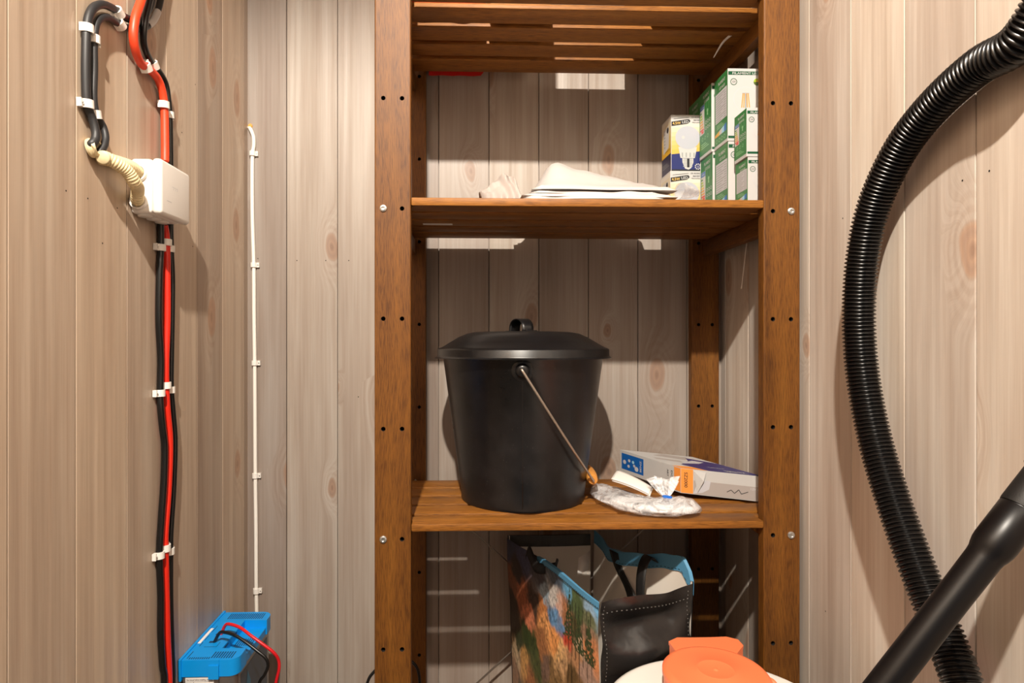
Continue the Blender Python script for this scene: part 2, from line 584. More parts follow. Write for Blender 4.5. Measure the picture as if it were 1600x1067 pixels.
BOLTS = {}
for nm, (x0, x1), y0, y1, outer in (('L', PL, 1.0, 1.021, -1), ('R', PR, 1.0, 1.021, 1), ('L', PL, 1.332, 1.353, -1), ('R', PR, 1.332, 1.353, 1)):
    po = post(x0, x1, y0, y1).build('post', [M_RACK, M_HOLE], rack, angle=35)
    xc = (x0 + x1) / 2
    dx = 0.0153
    bolts = []
    cs = []
    for z in HOLE_Z:
        for s in (-1, 1):
            shelf_hole = any(abs(z - zz) < 0.02 for zz in (HOLE_Z[6], HOLE_Z[3], HOLE_Z[0], HOLE_Z[8]))
            if y0 < 1.1 and s == outer and shelf_hole:
                bolts.append((xc + s * dx, z))
            else:
                cs.append((xc + s * dx, z))
    drill(po, cs, y0)
    for (bx, bz) in bolts:
        b_ = MB()
        M = Matrix.Translation((bx, y0 + 0.0005, bz)) @ Matrix.Rotation(math.pi / 2, 4, 'X')
        b_.lathe([(0.0062, 0.0), (0.0062, 0.001), (0.0056, 0.0024), (0.0036, 0.0034), (0.0030, 0.0034), (0.0026, 0.0014), (0, 0.0012)], 20, 0, M)
        bo = b_.build('bolt', M_BOLT, None)
        attach(bo, po)
        bo['label'] = 'zinc bolt head'

SL_Y = [(0.9985, 1.046), (1.0585, 1.1105), (1.1235, 1.1745), (1.1875, 1.239), (1.252, 1.314)]
SL_T = [(0.9985, 1.042), (1.058, 1.108), (1.1225, 1.1735), (1.188, 1.2355), (1.2505, 1.308)]
def shelf(z0, z1, slats=SL_Y):
    mb = MB()
    for k, (a, c) in enumerate(slats):
        x0, x1 = (PL[1] + 0.0006, PR[0] - 0.0006) if k == 0 else (-0.143, 0.5355)
        if k == 0:
            mb.box(x0, x1, a, c, z0, z1, 0, 0.002, axis=0)
            # tongue behind the posts so that the slat rests on the rails
            mb.box(-0.143, 0.5355, 1.0225, c - 0.001, z0 + 0.0005, z1 - 0.0005, 0, 0.001, axis=0)
        else:
            mb.box(x0, x1, a, c, z0, z1, 0, 0.002, axis=0)
    o = mb.build('shelf', M_SLAT, rack, angle=35)
    for (x0, x1) in ((-0.141, -0.121), (0.513, 0.533)):
        rb = MB()
        rb.box(x0, x1, 1.0215, 1.3315, z0 - 0.033, z0, 0, 0.002, axis=1)
        r = rb.build('rail', M_RACK, None, angle=35)
        attach(r, o)
    return o
sh_a = shelf(*S_A)
sh_b = shelf(*S_B)
sh_t = shelf(*S_T, SL_T)
sh_c = shelf(*S_C)

# paper stickers left on the undersides
mb = MB()
zq = S_A[0] - 0.0003
yq = (S_A[0] - CZ) * F / (CY - 350.5)
a = slope(661) * yq; c = slope(707) * yq
mb.box(a, c, yq - 0.006, yq + 0.006, zq - 0.0003, zq + 0.0003)
st = mb.build('sticker', M_PAPER, None, angle=0)
attach(st, sh_a)
st['label'] = 'pale paper sticker under the shelf'
mb = MB()
p0, p1, p2 = P(1141, 53, 1.135), P(1129, 67, 1.142), P(1115, 90, 1.158)
p0.z = S_T[0] - 0.0002
tagp = catmull([p0, p1, p2], 6)
mb.grid(lambda u, v: tagp[int(round(u * (len(tagp) - 1)))] + Vector((0.0062, 0, 0)) * (v - 0.5) * (1.2 - u * 0.9), len(tagp) - 1, 1)
st = mb.build('paper_tag', M_PAPER, None, solid=0.0004)
attach(st, sh_t)
st['label'] = 'curled torn paper tag'

# steel cross brace behind the rack
def brace_pt(px, py):
    return P(px, py, 1.3235)
for a, c in (((648, 750), (1086, 1139)), ((1086, 752), (648, 1156))):
    mb = MB()
    dy = 0.0028 if a[0] < c[0] else -0.0028
    pa, pc = brace_pt(*a), brace_pt(*c)
    pa.y += dy; pc.y += dy
    mb.tube([pa, pa.lerp(pc, 0.5), pc], 0.0021, 8)
    mb.build('cross_brace', M_STEEL, rack)

# ------------------------------------------------------------------ things on the top shelf
M_REDT = simple('red_tarp', (206, 34, 26), 0.5, bump=0.2, bscale=60)
mb = MB()
def tarp(u, v):
    a = 2 * math.pi * v
    n = 2.0 / 5.0
    cx = math.copysign(abs(math.cos(a)) ** n, math.cos(a)); cz = math.copysign(abs(math.sin(a)) ** n, math.sin(a))
    s = (1 - abs(2 * u - 1) ** 8) ** 0.4
    y = 1.203 + 0.122 * cx * (0.3 + 0.7 * s)
    z = S_T[1] + 0.0485 + 0.045 * cz * s + 0.003 * noise.noise(Vector((u * 6, a * 2, 1)))
    return Vector((-0.1385 + 0.168 * u, y, z))
mb.grid(tarp, 30, 40)
bmesh.ops.remove_doubles(mb.bm, verts=list(mb.bm.verts), dist=0.0002)
flapv = [(-0.0935 + 0.1235 * k / 30, ) for k in range(31)]
mb.grid(lambda u, v: Vector((-0.0930 + 0.123 * u, 1.332 + 0.010 * min(1, v * 2.2) + 0.001 * noise.noise(Vector((u * 9, v * 3, 4))),
        S_T[1] + 0.048 - v * (0.0515 + 0.0006 * math.sin(u * 19) - (0.012 * max(0, u - 0.93) / 0.07)))), 40, 10)
t_ = mb.build('folded_tarp', M_REDT, recalc=True, origin=(-0.03, 1.2, S_T[1]))
tag(t_, 'red folded tarp on the top shelf, its edge hanging down behind the last slat', 'tarp')

M_CARD = simple('cardboard', (168, 128, 86), 0.8, var=0.08)
def carton(x0, x1, y0, y1, z0, h, label):  # boxes added to shape the light falling through the top shelf
    mb = MB()
    mb.box(x0, x1, y0, y1, z0, z0 + h, 0, 0.0015)
    mb.box((x0 + x1) / 2 - 0.02, (x0 + x1) / 2 + 0.02, y0 - 0.0003, y1 + 0.0003, z0 + h - 0.02, z0 + h + 0.0003, 1)
    o = mb.build('light_block_box', [M_CARD, simple('packing_tape', (190, 158, 110), 0.3)], origin=((x0 + x1) / 2, (y0 + y1) / 2, z0))
    return tag(o, label, 'box')
carton(0.034, 0.142, 1.066, 1.308, S_T[1] + 0.0004, 0.16, 'added cardboard box blocking light between the top shelf slats, beside the red tarp')
carton(0.332, 0.500, 1.066, 1.308, S_T[1] + 0.0004, 0.15, 'added cardboard box blocking light between the slats at the right end of the top shelf')

# ------------------------------------------------------------------ bulb cartons
M_GREEN = simple('print_green', (44, 116, 56), 0.42)
M_DGREEN = simple('print_dark_green', (18, 78, 48), 0.42)
M_BOXW = simple('carton_white', (192, 191, 190), 0.5)
M_LGREEN = simple('print_light_green', (140, 190, 140), 0.45)
M_GREYP = simple('print_grey', (150, 154, 154), 0.5)
M_LGREY = simple('print_pale_grey', (192, 192, 198), 0.45)
M_AMBER = simple('print_amber', (214, 148, 62), 0.45)
M_YEL = simple('print_yellow', (212, 166, 44), 0.42)
M_BLUE = simple('print_blue', (34, 104, 178), 0.42)
M_LBLUE = simple('print_pale_blue', (150, 200, 226), 0.42)
M_REDP = simple('print_red', (206, 52, 38), 0.42)
M_OLIVE = simple('print_lime', (150, 178, 40), 0.42)
M_DOLIVE = simple('print_olive', (70, 88, 30), 0.42)
GM = [M_BOXW, M_GREEN, M_DGREEN, M_LGREEN, M_GREYP, M_LGREY, M_AMBER, M_YEL, M_BLUE, M_LBLUE, M_REDP, M_OLIVE, M_DOLIVE, M_INK]

def green_box(x, y, z, w, d, h, side, label):
    mb = MB()
    mb.box(x, x + w, y, y + d, z, z + h, 0, 0.0006, seg=1)
    fr = Print(mb, (x, y, z), (1, 0, 0), (0, 0, 1), (0, -1, 0))
    sm = h < 0.1
    bar = 0.0062 if not sm else 0.0052
    fr.rect(0.0008, h - bar - 0.006, w, h - 0.006 + 0.0005, 2)
    fr.rect(0.0008, 0.005, w, 0.005 + bar * 0.75, 2)
    fr.text('FILAMENT LED', w * 0.12, h - 0.006 - bar * 0.82, bar * 0.95, 0, 2, width=w * 0.76)
    fr.text('LED FILAMENT', w * 0.42, 0.0062, bar * 0.5, 0, 2, width=w * 0.40)
    rr = w * 0.095
    cx, cy = w * 0.165, h - bar - 0.006 - rr * 2.0
    fr.ring(cx, cy, rr, rr * 0.2, 2)
    fr.text('12V', cx - rr * 0.58, cy - rr * 0.3, rr * 0.85, 13, 2, width=rr * 1.16)
    fr.disc(w * 0.82, cy, rr * 1.05, 11, 1)
    fr.poly([(w * 0.82 + rr * 1.05 * math.cos(math.pi + math.pi * k / 12), cy + rr * 1.05 * math.sin(math.pi + math.pi * k / 12)) for k in range(13)], 12, 2)
    fr.poly([(w * 0.82 - rr * 0.5, cy), (w * 0.82 + rr * 0.5, cy), (w * 0.82, cy + rr * 0.75)], 7, 3)
    # bulb with four glowing filament sticks
    br = w * 0.34
    bx, by = w * 0.5, h * 0.58
    out = [(bx + br * math.cos(a), by + br * math.sin(a)) for a in [math.radians(-50 + 280 * k / 36) for k in range(37)]]
    lo = [(bx - br * 0.36, by - br * 1.25), (bx - br * 0.34, by - br * 1.45)]
    outline = out + lo + [(2 * bx - p[0], p[1]) for p in reversed(lo)]
    fr.poly(outline, 5, 1)
    inner = [(bx + (p[0] - bx) * 0.955, by - br * 0.1 + (p[1] - by + br * 0.1) * 0.965) for p in outline]
    fr.poly(inner, 0, 2)
    for k, dx in enumerate((-0.26, -0.13, 0.1, 0.24)):
        fr.line(bx + br * (dx * 1.3), by - br * 0.72, bx + br * dx * 0.85, by + br * 0.45, br * 0.085, 6, 3)
    fr.line(bx, by - br * 0.9, bx, by + br * 0.4, br * 0.13, 4, 3)
    fr.line(bx - br * 0.3, by + br * 0.46, bx + br * 0.28, by + br * 0.46, br * 0.04, 4, 4)
    fr.rect(bx - br * 0.34, by - br * 2.1, bx + br * 0.34, by - br * 1.45, 4, 3)
    for k in range(4):
        fr.rect(bx - br * 0.36, by - br * (1.58 + 0.15 * k), bx + br * 0.36, by - br * (1.53 + 0.15 * k), 5, 4)
    # side facing left: +y is to the left, so the print's x axis runs towards -y
    sd = Print(mb, (x, y + d, z), (0, -1, 0), (0, 0, 1), (-1, 0, 0))
    sd.rect(0.0007, 0.006, d - 0.0007, h - 0.0008, 1)
    sd.rect(0.0007, 0.0045, d - 0.0007, 0.006, 5)
    sk = 1.0 if not sm else 0.72
    sd.text('FILAMENT', d * 0.30, h - 0.016 * sk, 0.0085 * sk, 0, 2, width=d * 0.52)
    sd.text('LED BULB', d * 0.38, h - 0.026 * sk, 0.0075 * sk, 0, 2, width=d * 0.42)
    if side == 'table':
        sd.rect(d * 0.10, h * 0.36, d * 0.94, h * 0.78, 5, 2)
        for k in range(12):
            yy = h * (0.375 + 0.033 * k)
            sd.rect(d * 0.13, yy, d * (0.52 + 0.12 * ((k * 7) % 3)), yy + h * 0.010, 4, 3)
            sd.rect(d * 0.72, yy, d * 0.88, yy + h * 0.010, 4, 3)
        for k in range(3):
            sd.rect(d * 0.2, h * (0.27 + 0.024 * k), d * (0.78 - 0.1 * k), h * (0.279 + 0.024 * k), 3, 2)
        cols = [6, 7, 0, 9, 8]
        for k in range(5):
            a0, a1 = d * (0.06 + 0.17 * k), d * (0.06 + 0.17 * (k + 1))
            sd.poly([(a0, h * 0.17), (a1, h * 0.17), (a1, h * (0.205 + 0.014 * (k + 1))), (a0, h * (0.205 + 0.014 * k))], cols[k], 2)
        for k in range(4):
            sd.ring(d * (0.2 + 0.19 * k), h * 0.105, d * 0.065, d * 0.018, 3, 2)
    else:
        sd.rect(d * 0.06, h * 0.36, d * 0.42, h * 0.80, 0, 2)
        sd.rect(d * 0.07, h * 0.73, d * 0.41, h * 0.795, 8, 3)
        sd.text('ENERG', d * 0.10, h * 0.745, h * 0.045, 0, 4, width=d * 0.28)
        for k, c in enumerate([1, 11, 11, 7, 6, 6, 10]):
            sd.rect(d * 0.08, h * (0.675 - 0.043 * k), d * (0.20 + 0.03 * k), h * (0.70 - 0.043 * k), c, 3)
        sd.rect(d * 0.18, h * 0.375, d * 0.36, h * 0.41, 10, 3)
        sd.path([(d * 0.56, h * 0.66), (d * 0.56, h * 0.80), (d * 0.80, h * 0.80), (d * 0.80, h * 0.66)], 0.0006, 3, 2)
        sd.disc(d * 0.68, h * 0.66, d * 0.06, 3, 2)
        sd.rect(d * 0.64, h * 0.59, d * 0.72, h * 0.64, 3, 2)
        for r_ in range(2):
            for k in range(3):
                sd.ring(d * (0.55 + 0.16 * k), h * (0.50 - 0.085 * r_), d * 0.055, d * 0.018, 0, 2)
        for k in range(3):
            sd.rect(d * 0.16, h * (0.14 + 0.03 * k), d * (0.78 - 0.12 * k), h * (0.152 + 0.03 * k), 3, 2)
        for k in range(3):
            sd.ring(d * (0.26 + 0.22 * k), h * 0.285, d * 0.06, d * 0.015, 3, 2)
    tag(mb.build('light_bulb_box', GM, angle=0, origin=(x + w / 2, y + d / 2, z)), label, 'box', 'green filament bulb boxes')

zt = S_A[1] + 0.0003
green_box(0.4725, 1.2385, zt, 0.067, 0.062, 0.1345, 'label', 'green bulb box at the foot of the rearmost stack on the upper shelf')
green_box(0.4715, 1.2385, zt + 0.1347, 0.067, 0.062, 0.1345, 'label', 'green bulb box on top of the rearmost stack, mostly hidden behind the others')
green_box(0.4725, 1.1745, zt, 0.067, 0.062, 0.1345, 'label', 'green bulb box with energy label under another, middle stack of the row')
green_box(0.4700, 1.1740, zt + 0.1347, 0.067, 0.062, 0.1345, 'label', 'green bulb box with energy label on top of the middle stack')
green_box(0.4760, 1.1110, zt, 0.067, 0.062, 0.1345, 'table', 'large green and white bulb box under the one showing a filament bulb')
green_box(0.4748, 1.1100, zt + 0.1347, 0.067, 0.062, 0.1345, 'table', 'large green and white bulb box showing a whole filament bulb, topmost and tallest')
green_box(0.4830, 1.0460, zt, 0.052, 0.050, 0.0858, 'table', 'small green bulb box at the bottom front beside the right post')
green_box(0.4805, 1.0450, zt + 0.0860, 0.052, 0.050, 0.0858, 'label', 'small green bulb box on top of the front stack beside the right post')

M_NAVY = simple('print_navy', (24, 36, 100), 0.42)
M_DNAVY = simple('print_dark_navy', (34, 34, 66), 0.42)
M_BULB = simple('print_bulb_grey', (176, 180, 190), 0.42)
M_CREAMP = [simple('print_cream_%d' % k, (210, 204 - 5 * k, 192 - 19 * k), 0.42) for k in range(7)]
M_GOLD = simple('print_gold', (226, 186, 96), 0.42)
YM = [M_BOXW, M_YEL, M_NAVY, M_DNAVY, M_BULB, M_INK, M_GOLD, M_GREYP] + M_CREAMP
def yellow_box(x, y, z, w, d, h, label):
    mb = MB()
    mb.box(x, x + w, y, y + d, z, z + h, 0, 0.0006, seg=1)
    fr = Print(mb, (x, y, z), (1, 0, 0), (0, 0, 1), (0, -1, 0))
    e = 0.0007
    lb, rb = 0.30 * h, 0.36 * h          # top of the blue field on the left and right
    n = 7
    for k in range(n):
        f0, f1 = k / n, (k + 1) / n
        yy = lambda f, b_: h * 0.97 + (b_ - h * 0.97) * (0.18 + 0.82 * f)
        fr.poly([(e, yy(f1, lb)), (w - e, yy(f1, rb)), (w - e, yy(f0, rb)), (e, yy(f0, lb))], 8 + k, 1)
    fr.poly([(e, 0.004), (w - e, 0.004), (w - e, rb), (e, lb)], 2, 1)
    fr.rect(e, 0.0006, w - e, 0.004, 5, 1)
    # bulb: round head, collar, screw base
    cx = w * 0.55
    base = [(cx - w * 0.17, h * 0.155), (cx - w * 0.09, h * 0.05), (cx + w * 0.03, h * 0.03), (cx + w * 0.12, h * 0.06), (cx + w * 0.19, h * 0.155), (cx + w * 0.19, h * 0.23), (cx - w * 0.18, h * 0.23)]
    fr.poly(base, 0, 2)
    fr.poly([(cx - w * 0.24, h * 0.235), (cx + w * 0.24, h * 0.235), (cx + w * 0.31, h * 0.43), (cx - w * 0.31, h * 0.43)], 0, 3)
    for k in range(6):
        fr.rect(cx - w * 0.15 + 0.004 * (k % 2) * 0.2, h * (0.08 + 0.026 * k), cx + w * 0.16, h * (0.092 + 0.026 * k), 7, 3)
    fr.rect(cx - w * 0.02, h * 0.07, cx + w * 0.06, h * 0.225, 5, 4)
    for k in range(4):
        fr.rect(cx - w * 0.2 + w * 0.13 * k, h * 0.25, cx - w * 0.2 + w * 0.13 * k + w * 0.045, h * 0.33, 7, 4)
    fr.disc(cx, h * 0.595, w * 0.41, 4, 4, 40, h * 0.205)
    fr.disc(cx - w * 0.15, h * 0.60, w * 0.05, 0, 5, 14, h * 0.03)
    # dark pill with the wattage
    s0, s1 = 0.843 * h, 0.885 * h
    fr.poly([(e, s0 - h * 0.045), (w * 0.55, s0 + h * 0.0), (w * 0.62, s0 + h * 0.035), (w * 0.64, s1 + h * 0.005), (w * 0.60, s1 + h * 0.035), (w * 0.52, s1 + h * 0.035), (e, s1 - h * 0.01)], 5, 5)
    fr.text('4.5W', w * 0.05, s0 - h * 0.022, h * 0.066, 6, 6, ang=0.075, width=w * 0.27)
    fr.text('LED', w * 0.36, s0 + h * 0.004, h * 0.066, 0, 6, ang=0.075, width=w * 0.22)
    fr.line(w * 0.08, h * 0.925, w * 0.6, h * 0.955, 0.0006, 5, 5)
    fr.text('12V AC/DC', w * 0.66, h * 0.945, h * 0.034, 5, 5, width=w * 0.32)
    fr.text('360 E27', w * 0.74, h * 0.895, h * 0.034, 5, 5, width=w * 0.24)
    fr.text('Warmwhite', w * 0.70, h * 0.855, h * 0.028, 5, 5, width=w * 0.28)
    for k in range(9):
        a = 2 * math.pi * k / 9
        fr.disc(w * 0.89 + w * 0.085 * math.cos(a), h * 0.085 + w * 0.085 * math.sin(a), w * 0.022, 0, 4, 8)
    fr.text('12', w * 0.855, h * 0.068, h * 0.045, 0, 4, width=w * 0.07)
    sd = Print(mb, (x, y + d, z), (0, -1, 0), (0, 0, 1), (-1, 0, 0))
    for k in range(n):
        sd.rect(e, h * (0.97 - 0.08 * (k + 1)), d - e, h * (0.97 - 0.08 * k), 8 + k, 1)
    sd.rect(e, 0.002, d - e, h * 0.33, 3, 1)
    sd.rect(e, h * 0.33, d - e, h * 0.42, 1, 1)
    sd.poly([(d * 0.2, h * 0.40), (d * 0.75, h * 0.46), (d * 0.80, h * 0.84), (d * 0.2, h * 0.84)], 0, 2)
    for k in range(5):
        sd.rect(d * 0.26, h * (0.5 + 0.06 * k), d * 0.4, h * (0.53 + 0.06 * k), 7, 3)
    for k in range(3):
        sd.rect(d * 0.1, h * (0.13 + 0.03 * k), d * (0.8 - 0.1 * k), h * (0.137 + 0.03 * k), 7, 2)
    sd.disc(d * 0.66, h * 0.78, d * 0.1, 5, 3)
    tag(mb.build('light_bulb_box', YM, angle=0, origin=(x + w / 2, y + d / 2, z)), label, 'box', 'yellow and blue bulb boxes')
xb = slope(1048.6) * 1.24
yellow_box(xb - 0.003, 1.236, zt, 0.0625, 0.060, 0.1142, 'yellow and blue bulb box half hidden behind white bags, bottom of its stack')
yellow_box(xb, 1.240, zt + 0.1144, 0.0625, 0.060, 0.1165, 'yellow and blue bulb box with white globe bulb picture, on top of its stack')

# ------------------------------------------------------------------ folded white bags on the upper shelf
def cloth_mat(name, rgb, alpha=1.0, rough=0.55, tr=0.15):
    m, nt, b = new_mat(name)
    b.inputs['Base Color'].default_value = srgb(*rgb)
    b.inputs['Roughness'].default_value = rough
    b.inputs['Alpha'].default_value = alpha
    tc = nd(nt, 'ShaderNodeTexCoord')
    n1 = noise_n(nt, tc.outputs['Object'], 45, 4, 0.55)
    bp = nd(nt, 'ShaderNodeBump', {'Strength': tr * 2, 'Distance': 0.003, 'Height': n1})
    nt.links.new(bp.outputs[0], b.inputs['Normal'])
    return m
M_BAGW = cloth_mat('white_film', (192, 187, 184), 1.0, 0.55, 0.12)
M_BAGP = cloth_mat('pale_film', (236, 226, 220), 0.75)
M_BAGT = cloth_mat('clear_film', (240, 236, 232), 0.32, 0.25)

def folded(x0, x1, y0, y1, z, th, seed, peak=0.0, mats=M_BAGW, tip=0.0):
    """a flat folded bag: closed pillow, wavy edges; peak lifts its left back corner"""
    mb = MB()
    def top(u, v):
        s = Vector((u * 3, v * 2, seed))
        ed = min(1, 14 * min(u, 1 - u)) * min(1, 160 * min(v, 1 - v))
        x = x0 + (x1 - x0) * u + 0.012 * noise.noise(Vector((v * 2.2, seed, 0))) * (1 - u) + tip * v * u
        y = y0 + (y1 - y0) * v + 0.008 * noise.noise(Vector((u * 2.5, seed, 3)))
        zz = z + th * (0.04 + 0.96 * ed) + 0.0018 * noise.noise(s * 2.2) * ed
        return x, y, zz, u, v
    def lift(u, v):
        g = min(1.0, v / 0.30)
        g = g * g * (3 - 2 * g)
        prof = [(0, 0.10), (0.07, 0.45), (0.15, 0.95), (0.21, 1.0), (0.34, 0.83), (0.5, 0.70), (0.75, 0.48), (0.9, 0.34), (1.0, 0.14)]
        for (a, b), (c, d) in zip(prof, prof[1:]):
            if a <= u <= c:
                h = b + (d - b) * (u - a) / (c - a)
        cre = 0.0 if seed < 20 else 0.10 * abs(noise.noise(Vector((u * 5 + v * 4, v * 2, seed)))) - 0.08 * abs(noise.noise(Vector((u * 9 - v * 6, v * 3, seed + 2))))
        return peak * (g * h + (0.06 * noise.noise(Vector((u * 7, v * 5, seed))) + cre) * g)
    def ft(u, v):
        x, y, zz, _, _ = top(u, v)
        return Vector((x, y, zz + lift(u, v)))
    def fb(u, v):
        x, y, zz, _, _ = top(u, v)
        return Vector((x, y, z + lift(u, v) * (0.9 if 0 < u < 1 and 0 < v < 1 else 1.0) + (0 if 0 < u < 1 and 0 < v < 1 else th * 0.04)))
    def rv(v):                       # the first and last rows lie close to the folded edge
        j = round(v * 18)
        return 0.0 if j == 0 else 1.0 if j == 18 else 0.0063 + 0.9874 * (j - 1) / 16
    mb.grid(lambda u, v: ft(u, rv(v)), 44, 18)
    mb.grid(lambda u, v: fb(u, rv(1 - v)), 44, 18)
    bmesh.ops.remove_doubles(mb.bm, verts=list(mb.bm.verts), dist=0.0001)
    return mb
xa, xz = slope(812) * 1.06, slope(1040) * 1.06
sheets = [(0.000, -0.004, 'flat white folded bag at the very bottom of the pile on the upper shelf', 0.0),
          (0.008, 0.003, 'flat white folded bag second from the bottom of the pile', 0.0),
          (0.004, 0.010, 'flat white folded bag in the middle of the pile, under two others', 0.0),
          (0.012, 0.017, 'flat white folded bag just under the crumpled top one', 0.001)]
zz = S_A[1] + 0.0002
for k, (dx, dy, lab, pk) in enumerate(sheets):
    mb = folded(xa + dx, xz - 0.02 + 0.012 * ((k * 2) % 3), 1.004 + dy, 1.305 + dy * 0.5, zz, 0.0040, 3.1 * k, 0)
    tag(mb.build('plastic_bag', M_BAGW, recalc=True, angle=60, origin=(xa + 0.1, 1.06, zz)), lab, 'bag', 'folded white bags')
    zz += 0.0045
mb = folded(xa + 0.018, xz + 0.012, 1.029, 1.285, zz + 0.0045, 0.006, 21.0, 0.058, tip=0.01)
tag(mb.build('plastic_bag', M_BAGW, recalc=True, angle=60, origin=(xa + 0.1, 1.06, zz)), 'crumpled white bag with a raised peak, topmost of the pile', 'bag', 'folded white bags')
# clear bag whose end runs out towards the bulb boxes
mb = MB()
pa, pb_ = P(1060, 296, 1.075), P(1092, 303, 1.09)
def clear(u, v):
    a = 2 * math.pi * v
    w = 0.012 * (1 - u) ** 0.7 + 0.0015
    c = pa.lerp(pb_, u)
    return Vector((c.x, c.y + 0.035 * math.cos(a) * (1 - 0.6 * u), max(S_A[1] + 0.0006, c.z - 0.004 * (1 - u) + w * math.sin(a) + 0.003 * noise.noise(Vector((u * 7, a, 2))))))
mb.grid(clear, 30, 24)
tag(mb.build('plastic_bag', M_BAGT, origin=pa), 'clear plastic bag end sticking out of the pile towards the bulb boxes', 'bag')

# crumpled little bag to the left of the pile
def crumple(name, pts, base_y, depth, mat, seed, amp=0.004):
    mb = MB()
    return mb
mb = MB()
cL, cT, cR = P(750, 296, 1.12), P(793, 272, 1.12), P(815, 300, 1.12)
def tent(u, v):
    # u left to right, v front foot -> ridge -> back foot
    ridge = [(0.0, 0.030), (0.25, 0.044), (0.6, 0.066), (0.82, 0.060), (1.0, 0.018)]
    for (a, b), (c, d) in zip(ridge, ridge[1:]):
        if a <= u <= c:
            hz = b + (d - b) * (u - a) / (c - a)
            break
    w = 1 - abs(2 * v - 1)
    x = cL.x + (cR.x - cL.x) * (u + 0.03 * math.sin(v * 9))
    y = 1.06 + 0.085 * v + 0.012 * noise.noise(Vector((u * 4, v * 3, 7)))
    z = S_A[1] + 0.001 + hz * w ** 0.8 + 0.006 * abs(noise.noise(Vector((u * 5, v * 6, 1)))) * (0.4 + w)
    fold = 0.004 * math.sin(u * 23 + v * 8)
    return Vector((x, y + fold, z))
mb.grid(tent, 34, 26)
M_BAGN = cloth_mat('printed_film', (178, 168, 162), 1.0, 0.55, 0.12)
tag(mb.build('plastic_bag', M_BAGN, angle=25, solid=0.0006, origin=(cL.x + 0.03, 1.1, S_A[1])), 'small crumpled white bag standing like a tent left of the pile', 'bag')

# ------------------------------------------------------------------ black bucket on the middle shelf
M_BLK = None
def bucket_mat():
    m, nt, b = new_mat('black_enamel')
    tc = nd(nt, 'ShaderNodeTexCoord')
    n1 = noise_n(nt, tc.outputs['Object'], 14, 5, 0.6)
    n2 = noise_n(nt, tc.outputs['Object'], 420, 2)
    c = ramp(nt, n1, [(0.35, srgb(13, 13, 14)), (0.75, srgb(28, 27, 29))])
    spk = nd(nt, 'ShaderNodeMapRange', {0: n2, 1: 0.70, 2: 0.78, 3: 0.0, 4: 0.5}).outputs[0]
    c = mix(nt, spk, c, srgb(110, 104, 98))
    nt.links.new(c, b.inputs['Base Color'])
    nt.links.new(ramp(nt, n1, [(0.3, (0.27, 0.27, 0.27, 1)), (0.7, (0.42, 0.42, 0.42, 1))]), b.inputs['Roughness'])
    b.inputs['Specular IOR Level'].default_value = 0.5
    return m
M_BLK = bucket_mat()
BY = 1.172
BX = slope(816.5) * BY
zb = S_B[1] + 0.0004
bk = thing('bucket', (BX, BY, zb), 'black metal bucket with domed lid and wire handle on the middle shelf', 'bucket')
Mb = Matrix.Translation((BX, BY, 0))
mb = MB()
z_t = CZ - 0.026
mb.lathe([(0, zb + 0.006), (0.1135, zb + 0.006), (0.1150, zb + 0.0005), (0.1175, zb), (0.1185, zb + 0.003), (0.1175, zb + 0.0065), (0.1535, z_t - 0.001), (0.1550, z_t), (0.1525, z_t + 0.0005), (0.1155, zb + 0.012), (0, zb + 0.010)], 72, 0, Mb)
# welded upright seam on the front
a0 = math.atan2(-1.0, -0.085)
mb.tube([Vector((BX + r * math.cos(a0), BY + r * math.sin(a0), z)) for r, z in ((0.1176, zb + 0.006), (0.1534, z_t - 0.002))], 0.0010, 6)
body = mb.build('body', M_BLK, bk, angle=50, recalc=True)
mb = MB()
zl0, zl1 = CZ - 0.0315, CZ - 0.0135
mb.lathe([(0.1580, zl0 + 0.001), (0.1655, zl0 + 0.0003), (0.1680, zl0), (0.1688, zl0 + 0.0012), (0.1660, zl0 + 0.0030), (0.1648, zl0 + 0.005), (0.1646, zl1 - 0.002), (0.1632, zl1), (0.155, zl1 + 0.003), (0.140, zl1 + 0.012), (0.124, zl1 + 0.0215), (0.108, zl1 + 0.0285), (0.092, zl1 + 0.0315),
          (0.060, zl1 + 0.0325), (0, zl1 + 0.0330)], 72, 0, Mb)
mb.lathe([(0, zl1 + 0.0315), (0.092, zl1 + 0.0300), (0.140, zl1 + 0.0105), (0.1610, zl1 - 0.001), (0.1625, zl0 + 0.003), (0.1580, zl0 + 0.001)], 72, 0, Mb)
lid = mb.build('lid', M_BLK, bk, angle=50, recalc=True)
mb = MB()
zt_ = zl1 + 0.0325
hp = []
for k in range(15):
    a = math.pi * k / 14
    hp.append((-0.030 * math.cos(a), 0.024 * math.sin(a) ** 0.7))
hx, hy = BX - 0.003, BY
dirv = Vector((0.36, -0.93, 0)); wv = Vector((0.93, 0.36, 0))
def strap(u, v):
    i = u * 14
    k = min(13, int(i)); t = i - k
    s = hp[k][0] + (hp[k + 1][0] - hp[k][0]) * t
    h = hp[k][1] + (hp[k + 1][1] - hp[k][1]) * t
    return Vector((hx, hy, zt_ + h)) + dirv * s + wv * 0.0115 * (2 * v - 1)
mb.grid(strap, 28, 4)
for s in (-1, 1):
    c = Vector((hx, hy, zt_ + 0.0006)) + dirv * 0.036 * s
    mb.box(-0.008, 0.008, -0.0115, 0.0115, -0.0008, 0.0008, M=Matrix.Translation(c) @ Matrix(((dirv.x, wv.x, 0, 0), (dirv.y, wv.y, 0, 0), (0, 0, 1, 0), (0, 0, 0, 1))))
lh = mb.build('lid_handle', M_BLK, None, solid=0.0022)
attach(lh, lid)
